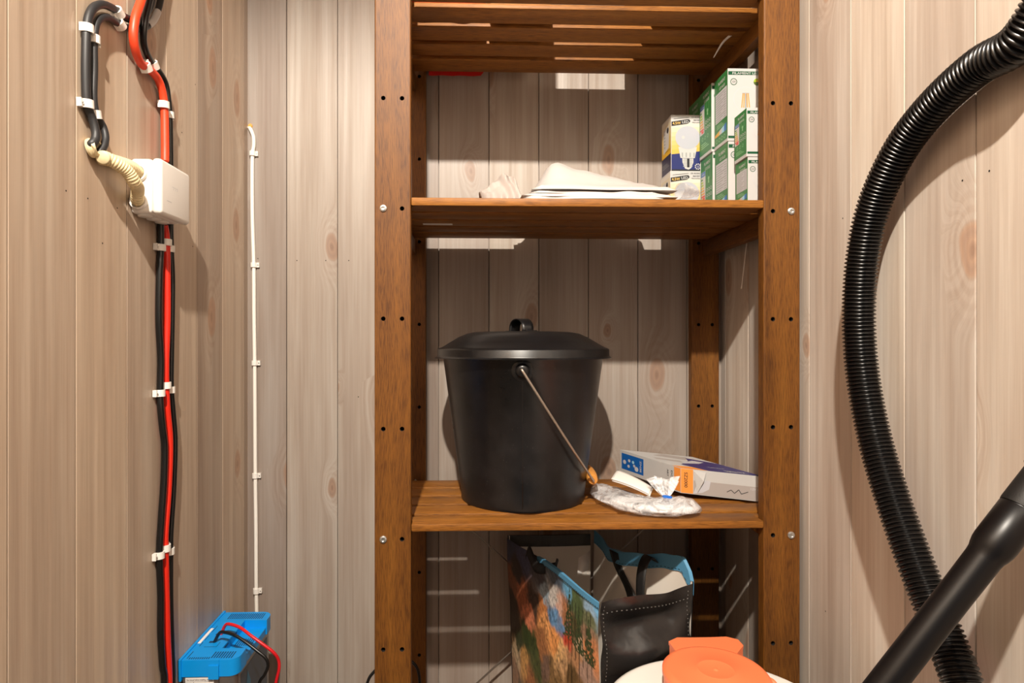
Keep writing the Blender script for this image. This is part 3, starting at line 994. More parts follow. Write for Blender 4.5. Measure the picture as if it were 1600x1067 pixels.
# ears and bail
for s in (1, -1):
    ang = a0 if s == 1 else a0 + math.pi
    zc = CZ - 0.0490
    rr = 0.1495
    nrm = Vector((math.cos(ang), math.sin(ang), -0.10)).normalized()
    M = Matrix.Translation(Vector((BX + rr * math.cos(ang), BY + rr * math.sin(ang), zc))) @ nrm.to_track_quat('Z', 'Y').to_matrix().to_4x4()
    mb = MB()
    mb.lathe([(0.0185, -0.004), (0.0190, 0.0010), (0.0165, 0.0022), (0.0125, 0.0025), (0.0105, 0.0075), (0.0070, 0.0095), (0, 0.0098)], 28, 0, M)
    mb.build('ear', M_BLK, bk)
M_BAIL = simple('bare_wire', (176, 160, 146), 0.35, 0.7)
f_ear = Vector((BX + 0.160 * math.cos(a0), BY + 0.160 * math.sin(a0), CZ - 0.049))
b_ear = Vector((BX - 0.158 * math.cos(a0), BY - 0.158 * math.sin(a0), CZ - 0.049))
g0, g1 = P(922.5, 749, 1.118), P(920.5, 735, 1.218)
g1.z = g0.z
def lerp(a, b, t):
    return a + (b - a) * t
axv = Vector((math.cos(a0), math.sin(a0), 0))
bc_ = Vector((BX, BY, CZ - 0.049))
gm = (g0 + g1) / 2
dv = gm - bc_
dv -= axv * dv.dot(axv)
bail_pts = [bc_ + axv * 0.150, bc_ + axv * 0.160]
for k in range(1, 24):
    a = math.pi * k / 24
    # elongated bow that stays outside the pail, flattened where the grip sits
    bail_pts.append(bc_ + axv * 0.160 * math.cos(a) + dv * (math.sin(a) ** 0.92))
bail_pts += [bc_ - axv * 0.160, bc_ - axv * 0.150]
g0 = bc_ + dv + axv * 0.048
g1 = bc_ + dv - axv * 0.048
bail_pts = [p for p in bail_pts if (p - bc_).dot(dv.normalized()) < dv.length * 0.955 or abs((p - bc_).dot(axv)) > 0.062]
half = len(bail_pts) // 2
bail_pts = bail_pts[:half] + [g0 + axv * 0.004, g0, (g0 + g1) / 2, g1, g1 - axv * 0.004] + bail_pts[half:]
mb = MB()
mb.tube(catmull(bail_pts, 8), 0.0022, 10)
bail = mb.build('bail_handle', M_BAIL, bk)
bail['label'] = 'bare wire carrying handle'
mb = MB()
gd = (g1 - g0).normalized()
Mg = Matrix.Translation(g0) @ gd.to_track_quat('Z', 'Y').to_matrix().to_4x4()
L = (g1 - g0).length
mb.lathe([(0.0026, 0.0), (0.0075, 0.0), (0.0092, 0.002), (0.0112, L * 0.3), (0.0115, L * 0.5), (0.0108, L * 0.75), (0.0090, L - 0.002), (0.0072, L), (0.0026, L)], 24, 0, Mg)
gr = mb.build('grip', simple('turned_wood', (206, 138, 62), 0.5, var=0.15, bscale=80), None)
attach(gr, bail)
gr['label'] = 'turned wooden grip'

# ------------------------------------------------------------------ white carton, clear bag and leaflets on the middle shelf
M_ORANGE = simple('print_orange', (238, 150, 66), 0.45)
M_INDIGO = simple('print_indigo', (52, 50, 110), 0.42)
M_TAUPE = simple('print_taupe', (168, 160, 156), 0.5)
M_LABEL = simple('print_label_blue', (18, 92, 170), 0.4)
FM = [M_BOXW, M_LABEL, M_ORANGE, M_INDIGO, M_TAUPE, M_INK, M_LGREY, M_LBLUE]
cA, cB, cC = P(969, 703, 1.317), P(1063.5, 732, 1.140), P(1196, 746, 1.110)
cu_, cv_ = (cC - cB), (cA - cB)
cn = cu_.cross(cv_).normalized()
if cn.z < 0:
    cn = -cn
cn = Vector((0, 0, 1))                       # crushed carton: its plan is a skewed rectangle
TH_ = 0.0470
cD = cB + cu_ + cv_
cA2 = cB + cv_
mb = MB()
top = [cB, cB + cu_, cD, cA2]
bot = [p - cn * TH_ for p in top]
lowest = min(p.z for p in bot)
shift = S_B[1] + 0.0008 - lowest
top = [p + Vector((0, 0, shift)) for p in top]; bot = [p + Vector((0, 0, shift)) for p in bot]
mb.face(top, 0); mb.face(bot[::-1], 0)
for i in range(4):
    j = (i + 1) % 4
    mb.face([bot[i], bot[j], top[j], top[i]], 0)
Lu, Lv = cu_.length, cv_.length
eu, ev = cu_.normalized(), cv_.normalized()
tp = Print(mb, top[0], eu, ev, cn)
def tpl(pts, mi, l=1):
    mb.face([top[0] + cu_ * a + cv_ * c + cn * 0.00015 * l for a, c in pts], mi)
tpl([(0.01, 0.005), (0.33, 0.005), (0.26, 0.17), (0.01, 0.14)], 2)
tpl([(0.34, 0.005), (0.995, 0.005), (0.995, 0.62), (0.75, 0.82), (0.60, 0.60), (0.24, 0.28)], 3)
tpl([(0.27, 0.34), (0.62, 0.46), (0.80, 0.60), (0.70, 0.66)], 6, 2)
tpl([(0.12, 0.52), (0.40, 0.44), (0.46, 0.56), (0.16, 0.62)], 4)
tpl([(0.30, 0.80), (0.62, 0.66), (0.82, 0.88), (0.55, 0.97)], 4)
tp.text('BENZ', Lu * 0.62, Lv * 0.07, Lv * 0.10, 0, 2, width=Lu * 0.26)
tp.text('Sensor', Lu * 0.56, Lv * 0.24, Lv * 0.06, 6, 2, width=Lu * 0.2)
# end with the blue label: runs from B (near) to A (far)
ed = Print(mb, bot[3], -ev, cn, (-ev).cross(cn))
ed.rect(Lv * 0.03, TH_ * 0.16, Lv * 0.42, TH_ * 0.88, 1)
ed.text('BENZ', Lv * 0.385, TH_ * 0.26, TH_ * 0.16, 0, 2, ang=math.pi / 2, width=TH_ * 0.5)
for k, (a, c, r) in enumerate(((0.085, 0.50, 0.030), (0.17, 0.62, 0.022), (0.16, 0.36, 0.022), (0.24, 0.60, 0.022), (0.30, 0.34, 0.034), (0.26, 0.45, 0.02))):
    ed.disc(Lv * a, TH_ * c, Lv * r, 6 if k != 3 else 7, 2, 10, TH_ * r * 3.2)
ed.text('ART', Lv * 0.80, TH_ * 0.80, TH_ * 0.13, 5, 2, ang=-math.pi / 2, width=TH_ * 0.3)
ed.text('DC', Lv * 0.86, TH_ * 0.80, TH_ * 0.13, 5, 2, ang=-math.pi / 2, width=TH_ * 0.3)
ed.rect(Lv * 0.905, TH_ * 0.05, Lv * 0.999, TH_ * 0.98, 2)
sdn = Print(mb, bot[0], eu, cn, eu.cross(cn))
sdn.rect(0.0005, TH_ * 0.02, Lu * 0.15, TH_ * 0.99, 2)
sdn.text('SZ2000', Lu * 0.045, TH_ * 0.86, Lu * 0.055, 5, 2, ang=-math.pi / 2, width=TH_ * 0.62)
sdn.rect(Lu * 0.155, TH_ * 0.02, Lu * 0.995, TH_ * 0.56, 4)
sdn.poly([(Lu * 0.15, 0.001), (Lu * 0.26, TH_ * 0.10), (Lu * 0.34, TH_ * 0.26), (Lu * 0.36, TH_ * 0.60), (Lu * 0.22, TH_ * 0.62)], 6, 2)
sdn.path([(Lu * 0.55, TH_ * 0.24), (Lu * 0.60, TH_ * 0.34), (Lu * 0.64, TH_ * 0.22), (Lu * 0.69, TH_ * 0.38), (Lu * 0.72, TH_ * 0.22), (Lu * 0.80, TH_ * 0.33)], 0.0012, 5, 2)
sdn.text('12V DC', Lu * 0.82, TH_ * 0.42, TH_ * 0.13, 6, 2, width=Lu * 0.15)
fb_ = mb.build('product_box', FM, angle=0, origin=(cB + cu_ * 0.5 + cv_ * 0.5 - cn * TH_).to_tuple())
tag(fb_, 'flat white cardboard box with blue end label and orange corner lying behind the clear bag', 'box')
# dented corner flap in the carton's near corner
mb = MB()
q = top[0]
mb.face([q + eu * 0.022 - cn * 0.002 - ev * 0.0012, q + eu * 0.030 - cn * 0.043 - ev * 0.0012, q + eu * 0.038 - cn * 0.020 - ev * 0.006], 0)
mb.face([q + eu * 0.022 - cn * 0.002 - ev * 0.0012, q + eu * 0.038 - cn * 0.020 - ev * 0.006, q + eu * 0.045 - cn * 0.004 - ev * 0.0012], 0)
fl = mb.build('corner_flap', M_BOXW, None, angle=0, solid=0.0008)
attach(fl, fb_)

def film_mat():
    m, nt, b = new_mat('clear_bag_film')
    tc = nd(nt, 'ShaderNodeTexCoord')
    n1 = nd(nt, 'ShaderNodeTexNoise', {'Vector': tc.outputs['Object'], 'Scale': 32, 'Detail': 6, 'Roughness': 0.62, 'Distortion': 1.2}).outputs[0]
    rd = math_n(nt, 'ABSOLUTE', math_n(nt, 'SUBTRACT', n1, 0.5))
    bp = nd(nt, 'ShaderNodeBump', {'Strength': 0.9, 'Distance': 0.0035, 'Height': rd})
    nt.links.new(bp.outputs[0], b.inputs['Normal'])
    b.inputs['Base Color'].default_value = srgb(246, 247, 250)
    b.inputs['Roughness'].default_value = 0.12
    b.inputs['Specular IOR Level'].default_value = 0.9
    al = nd(nt, 'ShaderNodeMapRange', {0: rd, 1: 0.0, 2: 0.10, 3: 0.70, 4: 0.24}).outputs[0]
    nt.links.new(al, b.inputs['Alpha'])
    return m
M_FILM = film_mat()
# bag body: spine along the shelf, cross sections are flat lumpy ellipses
spine = catmull([P(934, 752, 1.235), P(950, 772, 1.15), P(985, 792, 1.07), P(1030, 796, 1.045), P(1065, 793, 1.045), P(1094, 789, 1.050)], 8)
for p in spine:
    p.z = S_B[1]
def bag_fn(u, v):
    i = u * (len(spine) - 1); k = min(len(spine) - 2, int(i)); c = spine[k].lerp(spine[k + 1], i - k)
    t = (spine[min(k + 1, len(spine) - 1)] - spine[max(0, k - 1)]).normalized()
    w = Vector((-t.y, t.x, 0)).normalized()
    prof = (1 - abs(2 * u - 1) ** 5) ** 0.5
    hw = (0.024 + 0.016 * math.sin(u * math.pi)) * prof
    hh = (0.0085 + 0.0045 * min(1, max(0, (u - 0.22) * 6)) + 0.0015 * math.sin(u * 9)) * prof
    a = 2 * math.pi * v
    lump = 1 + 0.22 * noise.noise(Vector((u * 5, math.cos(a) * 1.5, math.sin(a) * 1.5 + 4)))
    q = c + w * hw * math.cos(a) * lump
    q.z = S_B[1] + 0.0008 + max(0.0, hh + hh * math.sin(a) * lump + 0.0035 * noise.noise(Vector((u * 11, a * 2.2, 9))))
    return q
mb = MB()
mb.grid(bag_fn, 64, 36)
bg0 = spine[len(spine) // 2]
cb = thing('clear_plastic_bag', (bg0.x, bg0.y, S_B[1]), 'clear plastic bag twisted shut with a blue clip, at the middle shelf edge', 'bag')
mb.build('bag_body', M_FILM, cb, angle=70)
# gathered neck fanning out above the clip
mb = MB()
nb, nt_ = P(1041, 776, 1.060), P(1037, 748, 1.085)
def neck(u, v):
    a = 2 * math.pi * v
    c = nb.lerp(nt_, u)
    pl = 0.75 + 0.25 * math.sin(a * 7)
    rx = (0.0055 + 0.026 * max(0, u) ** 0.8) * pl
    return c + Vector((rx * math.cos(a), rx * 0.45 * math.sin(a), 0.004 * math.sin(a * 3 + 1) * u))
mb.grid(neck, 16, 72)
def neck2(u, v):
    a = 2 * math.pi * v
    pl = 0.75 + 0.25 * math.sin(a * 7)
    r = (0.0055 + 0.020 * u ** 0.9) * pl
    return nb + Vector((r * math.cos(a), 0.6 * r * math.sin(a) + 0.004 * u, -0.016 * u))
mb.grid(neck2, 12, 72)
nk = mb.build('neck', M_FILM, cb, angle=70)
mb = MB()
mb.box(-0.0068, 0.0068, -0.0050, 0.0050, -0.0026, 0.0026, 0, 0.0016, M=Matrix.Translation(nb) @ Matrix.Rotation(0.12, 4, 'Y'))
mb.box(0.0050, 0.0088, -0.0055, -0.0010, -0.0022, 0.0026, 0, 0.0008, M=Matrix.Translation(nb) @ Matrix.Rotation(0.12, 4, 'Y'))
cl = mb.build('bag_clip', simple('blue_clip', (20, 104, 206), 0.35), cb)
cl['label'] = 'small blue clip'
# white things inside the bag
mb = MB()
mid = spine[26]
for k in range(3):
    c = spine[14 + 8 * k].copy(); c.z = S_B[1] + 0.0115
    M = Matrix.Translation(c) @ Matrix.Rotation(0.3 * k - 0.6, 4, 'Z') @ Matrix.Rotation(0.1, 4, 'X')
    mb.box(-0.024, 0.024, -0.017, 0.017, -0.0045, 0.0045, 0, 0.004, M=M)
ct_ = mb.build('contents', simple('white_contents', (214, 214, 216), 0.5), cb)
ct_['label'] = 'pale wrapped parts inside'
# white leaflets lying on the bag
lo_ = [P(955, 752, 1.150), P(965, 738, 1.185), P(1019, 765, 1.105), P(1014, 776, 1.082)]
for k, lab in enumerate(('folded white leaflet lying on the clear bag, under the top one', 'folded white leaflet lying topmost on the clear bag beside the box')):
    mb = MB()
    dz = Vector((0.0015 * (1 - k), -0.0012 * (1 - k), 0.0032 * k + 0.001))
    mb.grid(lambda u, v: lo_[0].lerp(lo_[3], u).lerp(lo_[1].lerp(lo_[2], u), v) + dz + Vector((0, 0, 0.0025 * math.sin(u * 3.1) + 0.0012 * math.sin(v * 3))), 12, 6)
    tag(mb.build('leaflet', M_PAPER, angle=60, solid=0.0016, origin=lo_[0]), lab, 'leaflet', 'white leaflets')

# ------------------------------------------------------------------ shopping bag on the lowest shelf
zr = CZ - 0.42
zf = S_C[1]
ba, bb, bc, bd = P(795, 833, 1.30), P(940, 940, 0.9785), P(1080, 914, 1.05), P(923, 829, 1.30)
ba = Vector((ba.x, 1.300, 0)); bd = Vector((bd.x, 1.303, 0)); bb = Vector((bb.x, 0.98, 0)); bc = Vector((bc.x, 1.045, 0))
ctr = (ba + bb + bc + bd) / 4
fa, fb2, fc, fd = [ctr + (p - ctr) * 0.93 for p in (ba, bb, bc, bd)]
for p in (fa, fb2, fc, fd):
    p.y = max(p.y, 1.005)
sb = thing('shopping_bag', (ctr.x, ctr.y, zf), 'open reusable shopping bag with painted landscape panel and black side under the middle shelf', 'bag')
# painting: colour sites in photo pixels turned into the panel's own (u, v)
SITES = [((800, 850), (52, 56, 78)), ((822, 866), (58, 60, 86)), ((812, 888), (46, 38, 36)), ((845, 896), (60, 56, 62)), ((868, 905), (70, 80, 92)),
         ((803, 905), (120, 74, 48)), ((800, 935), (44, 34, 26)), ((818, 925), (150, 86, 56)), ((828, 958), (206, 126, 92)), ((838, 940), (66, 50, 40)),
         ((850, 945), (176, 112, 62)), ((852, 925), (132, 148, 160)), ((865, 930), (196, 190, 184)), ((874, 950), (210, 168, 148)), ((868, 962), (96, 138, 178)), ((884, 980), (92, 128, 166)),
         ((856, 975), (214, 150, 92)), ((872, 1000), (216, 146, 84)), ((889, 993), (196, 72, 44)), ((880, 1018), (224, 178, 120)), ((886, 1035), (190, 150, 108)),
         ((812, 1000), (60, 68, 44)), ((826, 990), (52, 66, 34)), ((838, 1010), (64, 76, 40)), ((850, 1000), (150, 100, 62)), ((846, 1040), (70, 78, 40)), ((805, 975), (52, 44, 34)),
         ((808, 1020), (186, 164, 132)), ((820, 1035), (196, 148, 86)), ((802, 1050), (140, 108, 84)), ((832, 1062), (150, 96, 56)), ((858, 1045), (112, 88, 74)), ((870, 1058), (124, 96, 60)),
         ((900, 935), (86, 104, 66)), ((910, 955), (76, 92, 56)), ((925, 965), (108, 112, 82)), ((930, 950), (140, 170, 196)), ((936, 945), (112, 172, 214)), ((905, 985), (84, 78, 48)), ((922, 990), (150, 120, 96)),
         ((912, 1010), (206, 178, 150)), ((924, 1020), (214, 140, 92)), ((905, 1030), (176, 130, 92)), ((918, 1048), (170, 140, 124)), ((898, 1055), (96, 74, 44)), ((892, 920), (104, 168, 208)), ((888, 960), (176, 120, 84)),
         ((912, 1085), (120, 90, 60)), ((860, 1090), (100, 90, 60)), ((815, 1090), (80, 70, 50))]
def wall_hit(px, py):
    # pixel -> (u, depth below the rim) on the painted panel's vertical plane
    d = P(px, py, 1.0) - Vector((0, 0, CZ))
    e = bb - ba
    n = Vector((e.y, -e.x, 0))
    t = (ba - Vector((0, 0, 0))).dot(n) / d.dot(n)
    h = Vector((0, 0, CZ)) + d * t
    u = (Vector((h.x, h.y, 0)) - ba).dot(e) / e.length_squared
    return u, zr - h.z
SUV = [(wall_hit(*p), srgb(*c)) for p, c in SITES]
def art(u, dep):
    w = Vector((u * 14, dep * 38, 0))
    uu = u + 0.022 * noise.noise(w) + 0.014 * noise.noise(w * 2.7)
    dd = dep + 0.016 * noise.noise(w + Vector((9, 3, 1))) + 0.008 * noise.noise(w * 2.5 + Vector((5, 5, 2)))
    s, acc = 0.0, [0, 0, 0]
    for (su, sd_), c in SUV:
        q = ((uu - su) * 0.37) ** 2 + (dd - sd_) ** 2
        k = 1.0 / (q + 1.5e-5) ** 3.4
        s += k
        for i in range(3):
            acc[i] += c[i] * k
    g = noise.noise(Vector((u * 60, dep * 160, 3))) * 0.30 + noise.noise(Vector((u * 130, dep * 330, 8))) * 0.35
    a_, b_ = u * 0.37 - dep, u * 0.37 + dep
    g += 0.45 * noise.noise(Vector((b_ * 16, a_ * 110, 21))) * (1 if u < 0.72 else 0.3)
    f = max(0.3, 1 + g)
    # dark cracks in the rocks
    cr = abs(noise.noise(Vector((u * 16, dep * 26, 11))) + 0.4 * noise.noise(Vector((u * 40, dep * 70, 12))))
    if u < 0.70 and dep > 0.05 and cr < 0.07:
        f *= 0.38 + 0.6 * cr / 0.07
    # pines on the right: three crowns of ragged tiers
    for (tu, t0, t1, hw) in ((0.735, 0.012, 0.105, 0.055), (0.835, 0.030, 0.115, 0.050), (0.925, 0.034, 0.120, 0.050)):
        if t0 < dep < t1:
            wd_ = hw * (dep - t0) / (t1 - t0) * (0.7 + 0.5 * abs(math.sin((dep - t0) * 150)))
            if abs(u - tu) < wd_ and noise.noise(Vector((u * 90, dep * 240, 4))) > -0.22:
                gk = 0.8 + 0.7 * noise.noise(Vector((u * 120, dep * 300, 6)))
                return (0.055 * gk, 0.085 * gk, 0.030 * gk, 1)
    # thin dark trunks in the wood on the right of the picture
    if 0.70 < u < 0.97 and 0.03 < dep < 0.22:
        tr = abs(math.sin(u * 92 + 0.8 * noise.noise(Vector((0, dep * 20, 0)))))
        if tr > 0.93 and noise.noise(Vector((u * 30, dep * 16, 5))) > -0.2:
            f *= 0.35
    f *= 1.15
    return (acc[0] / s * f, acc[1] / s * f, acc[2] / s * f, 1)
# rim height profiles: how the soft top edges sag
def rim_sag(u):
    return 0.0
def panel(t0, t1, f0, f1, top_fn, bulge, nu, nv, colfn=None, mi=0):
    mb = MB()
    nrm = (t1 - t0).cross(Vector((0, 0, 1))).normalized()
    def fn(u, v):
        t, f = t0.lerp(t1, u), f0.lerp(f1, u)
        z1 = zr + top_fn(u)
        z = z1 + (zf + 0.001 - z1) * v
        q = t.lerp(f, v)
        return Vector((q.x, q.y, z)) + nrm * bulge(u, v)
    def cf(u, v):
        z1 = zr + top_fn(u)
        return colfn(u, zr - (z1 + (zf + 0.001 - z1) * v))
    mb.grid(fn, nu, nv, mi, cf if colfn else None)
    return mb, fn
def art_mat():
    m, nt, b = new_mat('painted_panel')
    a = nd(nt, 'ShaderNodeVertexColor', layer_name='Col')
    nt.links.new(a.outputs[0], b.inputs['Base Color'])
    b.inputs['Roughness'].default_value = 0.38
    return m
M_ART = art_mat()
M_TRIM = simple('blue_binding', (86, 150, 190), 0.5, bump=0.2, bscale=500)
def side_mat():
    m, nt, b = new_mat('black_coated_fabric')
    u, v = uvxy(nt)
    wv_ = nd(nt, 'ShaderNodeTexWave', {'Vector': vec(nt, u, v), 'Scale': 150.0, 'Distortion': 1.0}, wave_type='BANDS', bands_direction='Y').outputs[1]
    tc = nd(nt, 'ShaderNodeTexCoord')
    n1 = noise_n(nt, tc.outputs['Object'], 16, 4)
    b.inputs['Base Color'].default_value = srgb(34, 32, 32)
    b.inputs['Roughness'].default_value = 0.27
    b.inputs['Specular IOR Level'].default_value = 0.95
    bp = nd(nt, 'ShaderNodeBump', {'Strength': 0.30, 'Distance': 0.012, 'Height': n1})
    bp2 = nd(nt, 'ShaderNodeBump', {'Strength': 0.10, 'Distance': 0.0006, 'Height': wv_, 'Normal': bp.outputs[0]})
    nt.links.new(bp2.outputs[0], b.inputs['Normal'])
    return m
M_SIDE = side_mat()
M_LIN = simple('bag_lining', (232, 224, 214), 0.7, bump=0.15, bscale=700)
M_STITCH = simple('pale_thread', (150, 146, 140), 0.7)
M_STRAP = simple('black_webbing', (24, 23, 24), 0.6, bump=0.3, bscale=900)

rim_ab = lambda u: 0.006 * math.sin(u * math.pi) - 0.004 * u
bul_ab = lambda u, v: 0.018 * math.sin(u * math.pi) * (0.35 + 0.65 * v) + 0.006 * math.sin(u * 7 + 1) * math.exp(-((v - 0.1) / 0.2) ** 2)
mb, fn_ab = panel(ba, bb, fa, fb2, rim_ab, bul_ab, 210, 200, art)
pa_ = mb.build('painted_panel', M_ART, sb, angle=80)
pa_['label'] = 'panel painted with rocks, lake and pines'
rim_bc = lambda u: -0.004 + 0.004 * math.sin(u * 6) + 0.004 * u
bul_bc = lambda u, v: 0.010 * math.sin(u * math.pi) * (1 - v) - 0.020 * math.exp(-((v - 0.13 + 0.04 * u) / 0.06) ** 2) * math.sin(u * math.pi) ** 0.7 + 0.018 * math.exp(-((v - 0.25 + 0.06 * u) / 0.07) ** 2) * math.sin(u * math.pi) ** 0.7 + 0.009 * noise.noise(Vector((u * 3, v * 9, 2)))
mb, fn_bc = panel(bb, bc, fb2, fc, rim_bc, bul_bc, 50, 70)
# stitches along the hem and the edges
def stitch_line(mb, fn, pts, mi, n, r=0.0004):
    for k in range(n):
        for (u0, v0), (u1, v1) in zip(pts, pts[1:]):
            a, c = (k + 0.15) / n, (k + 0.42) / n
            p, q = fn(u0 + (u1 - u0) * a, v0 + (v1 - v0) * a), fn(u0 + (u1 - u0) * c, v0 + (v1 - v0) * c)
            off = (p - ctr); off.z = 0
            off = off.normalized() * 0.0006
            mb.tube([p + off, q + off], r, 5, mi)
stitch_line(mb, fn_bc, [(0.02, 0.055), (0.98, 0.055)], 1, 22)
stitch_line(mb, fn_bc, [(0.04, 0.02), (0.06, 0.99)], 1, 60)
stitch_line(mb, fn_bc, [(0.95, 0.02), (0.95, 0.99)], 1, 60)
mb.build('side_panel', [M_SIDE, M_STITCH], sb, angle=80)
def rim_cd(u):
    prof = [(0, 0.002), (0.03, 0.022), (0.09, 0.036), (0.2, 0.030), (0.4, 0.016), (0.6, 0.006), (0.75, -0.002), (0.88, 0.006), (1.0, 0.010)]
    for (a, b), (c, d) in zip(prof, prof[1:]):
        if a <= u <= c:
            t = (u - a) / (c - a)
            return b + (d - b) * t * t * (3 - 2 * t)
    return 0.010
bul_cd = lambda u, v: -0.010 * math.sin(u * math.pi) + 0.010 * math.sin(u * 8) * (1 - v)
mb, fn_cd = panel(bc, bd, fc, fd, rim_cd, bul_cd, 60, 40)
mb.build('back_panel', M_LIN, sb, angle=80)
rim_da = lambda u: 0.004
bul_da = lambda u, v: -0.004 * math.sin(u * math.pi)
mb, fn_da = panel(bd, ba, fd, fa, rim_da, bul_da, 20, 40)
mb.build('side_panel', M_LIN, sb, angle=80)
# dark outer skin of the left gusset and lining of the painted and black panels
for fn, off, mt, nm in ((fn_da, 0.002, M_SIDE, 'outer_skin'), (fn_cd, 0.002, M_SIDE, 'outer_skin'), (fn_ab, -0.002, M_LIN, 'lining'), (fn_bc, -0.002, M_LIN, 'lining')):
    mb = MB()
    def f2(u, v, fn=fn, off=off):
        p = fn(u, v)
        d = Vector((p.x - ctr.x, p.y - ctr.y, 0)).normalized()
        return p + d * off + Vector((0, 0, -0.001 if v == 0 else 0))
    mb.grid(f2, 40, 40)
    mb.build(nm, mt, sb, angle=80)
# bottom
mb = MB(); mb.face([Vector((p.x, p.y, zf + 0.0015)) for p in (fa, fb2, fc, fd)])
mb.build('bottom', M_SIDE, sb, solid=0.001)
# binding strips at the rims (both sides of the cloth)
def trim_strip(fn, w, name, mats, u0=0.0, u1=1.0, off=0.0014, mi=0, nu=50, stitch=True, inside=False):
    mb = MB()
    for sgn in (1, -1):
        def f2(u, v):
            p = fn(u0 + (u1 - u0) * u, 0.0)
            q = fn(u0 + (u1 - u0) * u, w * v / 0.42)
            d = Vector((p.x - ctr.x, p.y - ctr.y, 0)).normalized()
            return q + d * off * sgn * 2.2 + Vector((0, 0, 0.0012 * (1 - v)))
        mb.grid(f2, nu, 3, 0)
        if stitch:
            for k in range(34):
                a, c = (k + 0.2) / 34, (k + 0.7) / 34
                d0 = f2(a, 0.88); d1 = f2(c, 0.88)
                dd = Vector((d0.x - ctr.x, d0.y - ctr.y, 0)).normalized() * 0.0005 * sgn
                mb.tube([d0 + dd, d1 + dd], 0.0005, 4, 1)
    mb.grid(lambda u, v: fn(u0 + (u1 - u0) * u, 0.0) + Vector(((fn(u0 + (u1 - u0) * u, 0).x - ctr.x), (fn(u0 + (u1 - u0) * u, 0).y - ctr.y), 0)).normalized() * off * 2.2 * (2 * v - 1) + Vector((0, 0, 0.0013)), nu, 2, 0)
    return mb.build(name, mats, sb, angle=60)
trim_strip(fn_ab, 0.0085, 'binding', [M_TRIM, M_INK], 0.40, 1.0)
trim_strip(fn_cd, 0.024, 'binding', [M_TRIM, M_INK])
trim_strip(fn_da, 0.022, 'dark_binding', [M_SIDE, M_INK], stitch=False)
# webbing handles hanging down inside
def webbing(pts, w, wdir):
    c = catmull(pts, 8)
    mb = MB()
    mb.grid(lambda u, v: c[int(round(u * (len(c) - 1)))] + wdir * w * (v - 0.5), len(c) - 1, 3)
    return mb.build('strap', M_STRAP, sb, angle=60, solid=0.0016)
tcd = (bc - bd).normalized()
h0 = fn_cd(0.30, 0.005); h1 = fn_cd(0.62, 0.005)
ins = Vector((ctr.x - h0.x, ctr.y - h0.y, 0)).normalized()
h1i = h1 + ins * 0.006
webbing([h1i, h1i + Vector((0.008, -0.01, -0.03)), h1i + Vector((0.024, -0.05, -0.075)), h1i + Vector((0.024, -0.06, -0.15))], 0.026, tcd)
h0i = h0 + ins * 0.006
k0 = P(1060, 880, 1.10)
webbing([h0i + Vector((0.002, 0, -0.01)), h0i + Vector((-0.012, -0.01, 0.002)), h0i + Vector((-0.028, -0.028, -0.012)), h0i + Vector((-0.034, -0.036, -0.05)), h0i + Vector((-0.03, -0.036, -0.12))], 0.022, tcd)
e0 = fn_ab(0.25, 0.004); e1 = fn_ab(0.55, 0.004)
eo = Vector((ctr.x - e0.x, ctr.y - e0.y, 0)).normalized() * 0.006
webbing([e0 + eo + Vector((0, 0, -0.02)), e0 + eo + Vector((0, -0.01, 0.005)), e0 + eo * 1.6 + Vector((0.01, -0.06, -0.012)), e1 + eo * 1.6 + Vector((0, 0.03, -0.010)), e1 + eo + Vector((0, 0.005, 0.004)), e1 + eo + Vector((0, 0, -0.03))], 0.02, Vector((0.3, 0, 1)).normalized())
# white paper left in the bag
mb = MB()
pz = [P(904, 872, 1.20), P(922, 860, 1.22), P(919, 890, 1.20), P(902, 900, 1.18)]
mb.face(pz)
tag(mb.build('paper_slip', M_PAPER, solid=0.0006, origin=pz[0]), 'white slip of paper standing inside the shopping bag', 'paper')

# ------------------------------------------------------------------ white container with orange screw lid
M_ORL = simple('orange_lid', (247, 128, 82), 0.42, bump=0.05, bscale=60)
M_CAN = simple('white_container', (236, 234, 228), 0.40)
zw = CZ - 0.494
WY = 0.785
WX = slope(1137.5) * WY
WR = 0.1624
can = thing('container', (WX, WY, 0), 'round white plastic container with orange screw lid standing in front of the rack', 'container')
mb = MB()
Mw = Matrix.Translation((WX, WY, 0))
mb.lathe([(0, 0), (WR - 0.02, 0), (WR - 0.012, 0.004), (WR - 0.006, 0.02), (WR - 0.002, 0.3), (WR - 0.002, zw - 0.05), (WR, zw - 0.045), (WR, zw - 0.012), (WR - 0.003, zw - 0.004), (WR - 0.009, zw - 0.0005), (WR - 0.014, zw), (0, zw)], 80, 0, Mw)
mb.build('body', M_CAN, can, angle=40, recalc=True)
zo = CZ - 0.459
OY = 0.837
OX = slope(1118.5) * OY
OR = 0.0721
mb = MB()
Mo = Matrix.Translation((OX, OY, 0))
n = 72
mb.lathe([(OR - 0.006, zw), (OR - 0.002, zw + 0.002), (OR - 0.002, zo - 0.012), (OR, zo - 0.010), (OR, zo - 0.004), (OR - 0.003, zo - 0.0008), (OR - 0.008, zo + 0.0004), (OR - 0.010, zo + 0.0002), (0.026, zo + 0.0018), (0.0245, zo + 0.0024), (0.022, zo + 0.0018), (0.004, zo + 0.0016), (0.002, zo + 0.003), (0, zo + 0.0032)], n, 0, Mo)
lidp = mb.build('screw_lid', M_ORL, can, angle=35, recalc=True)
lidp['label'] = 'orange screw lid'
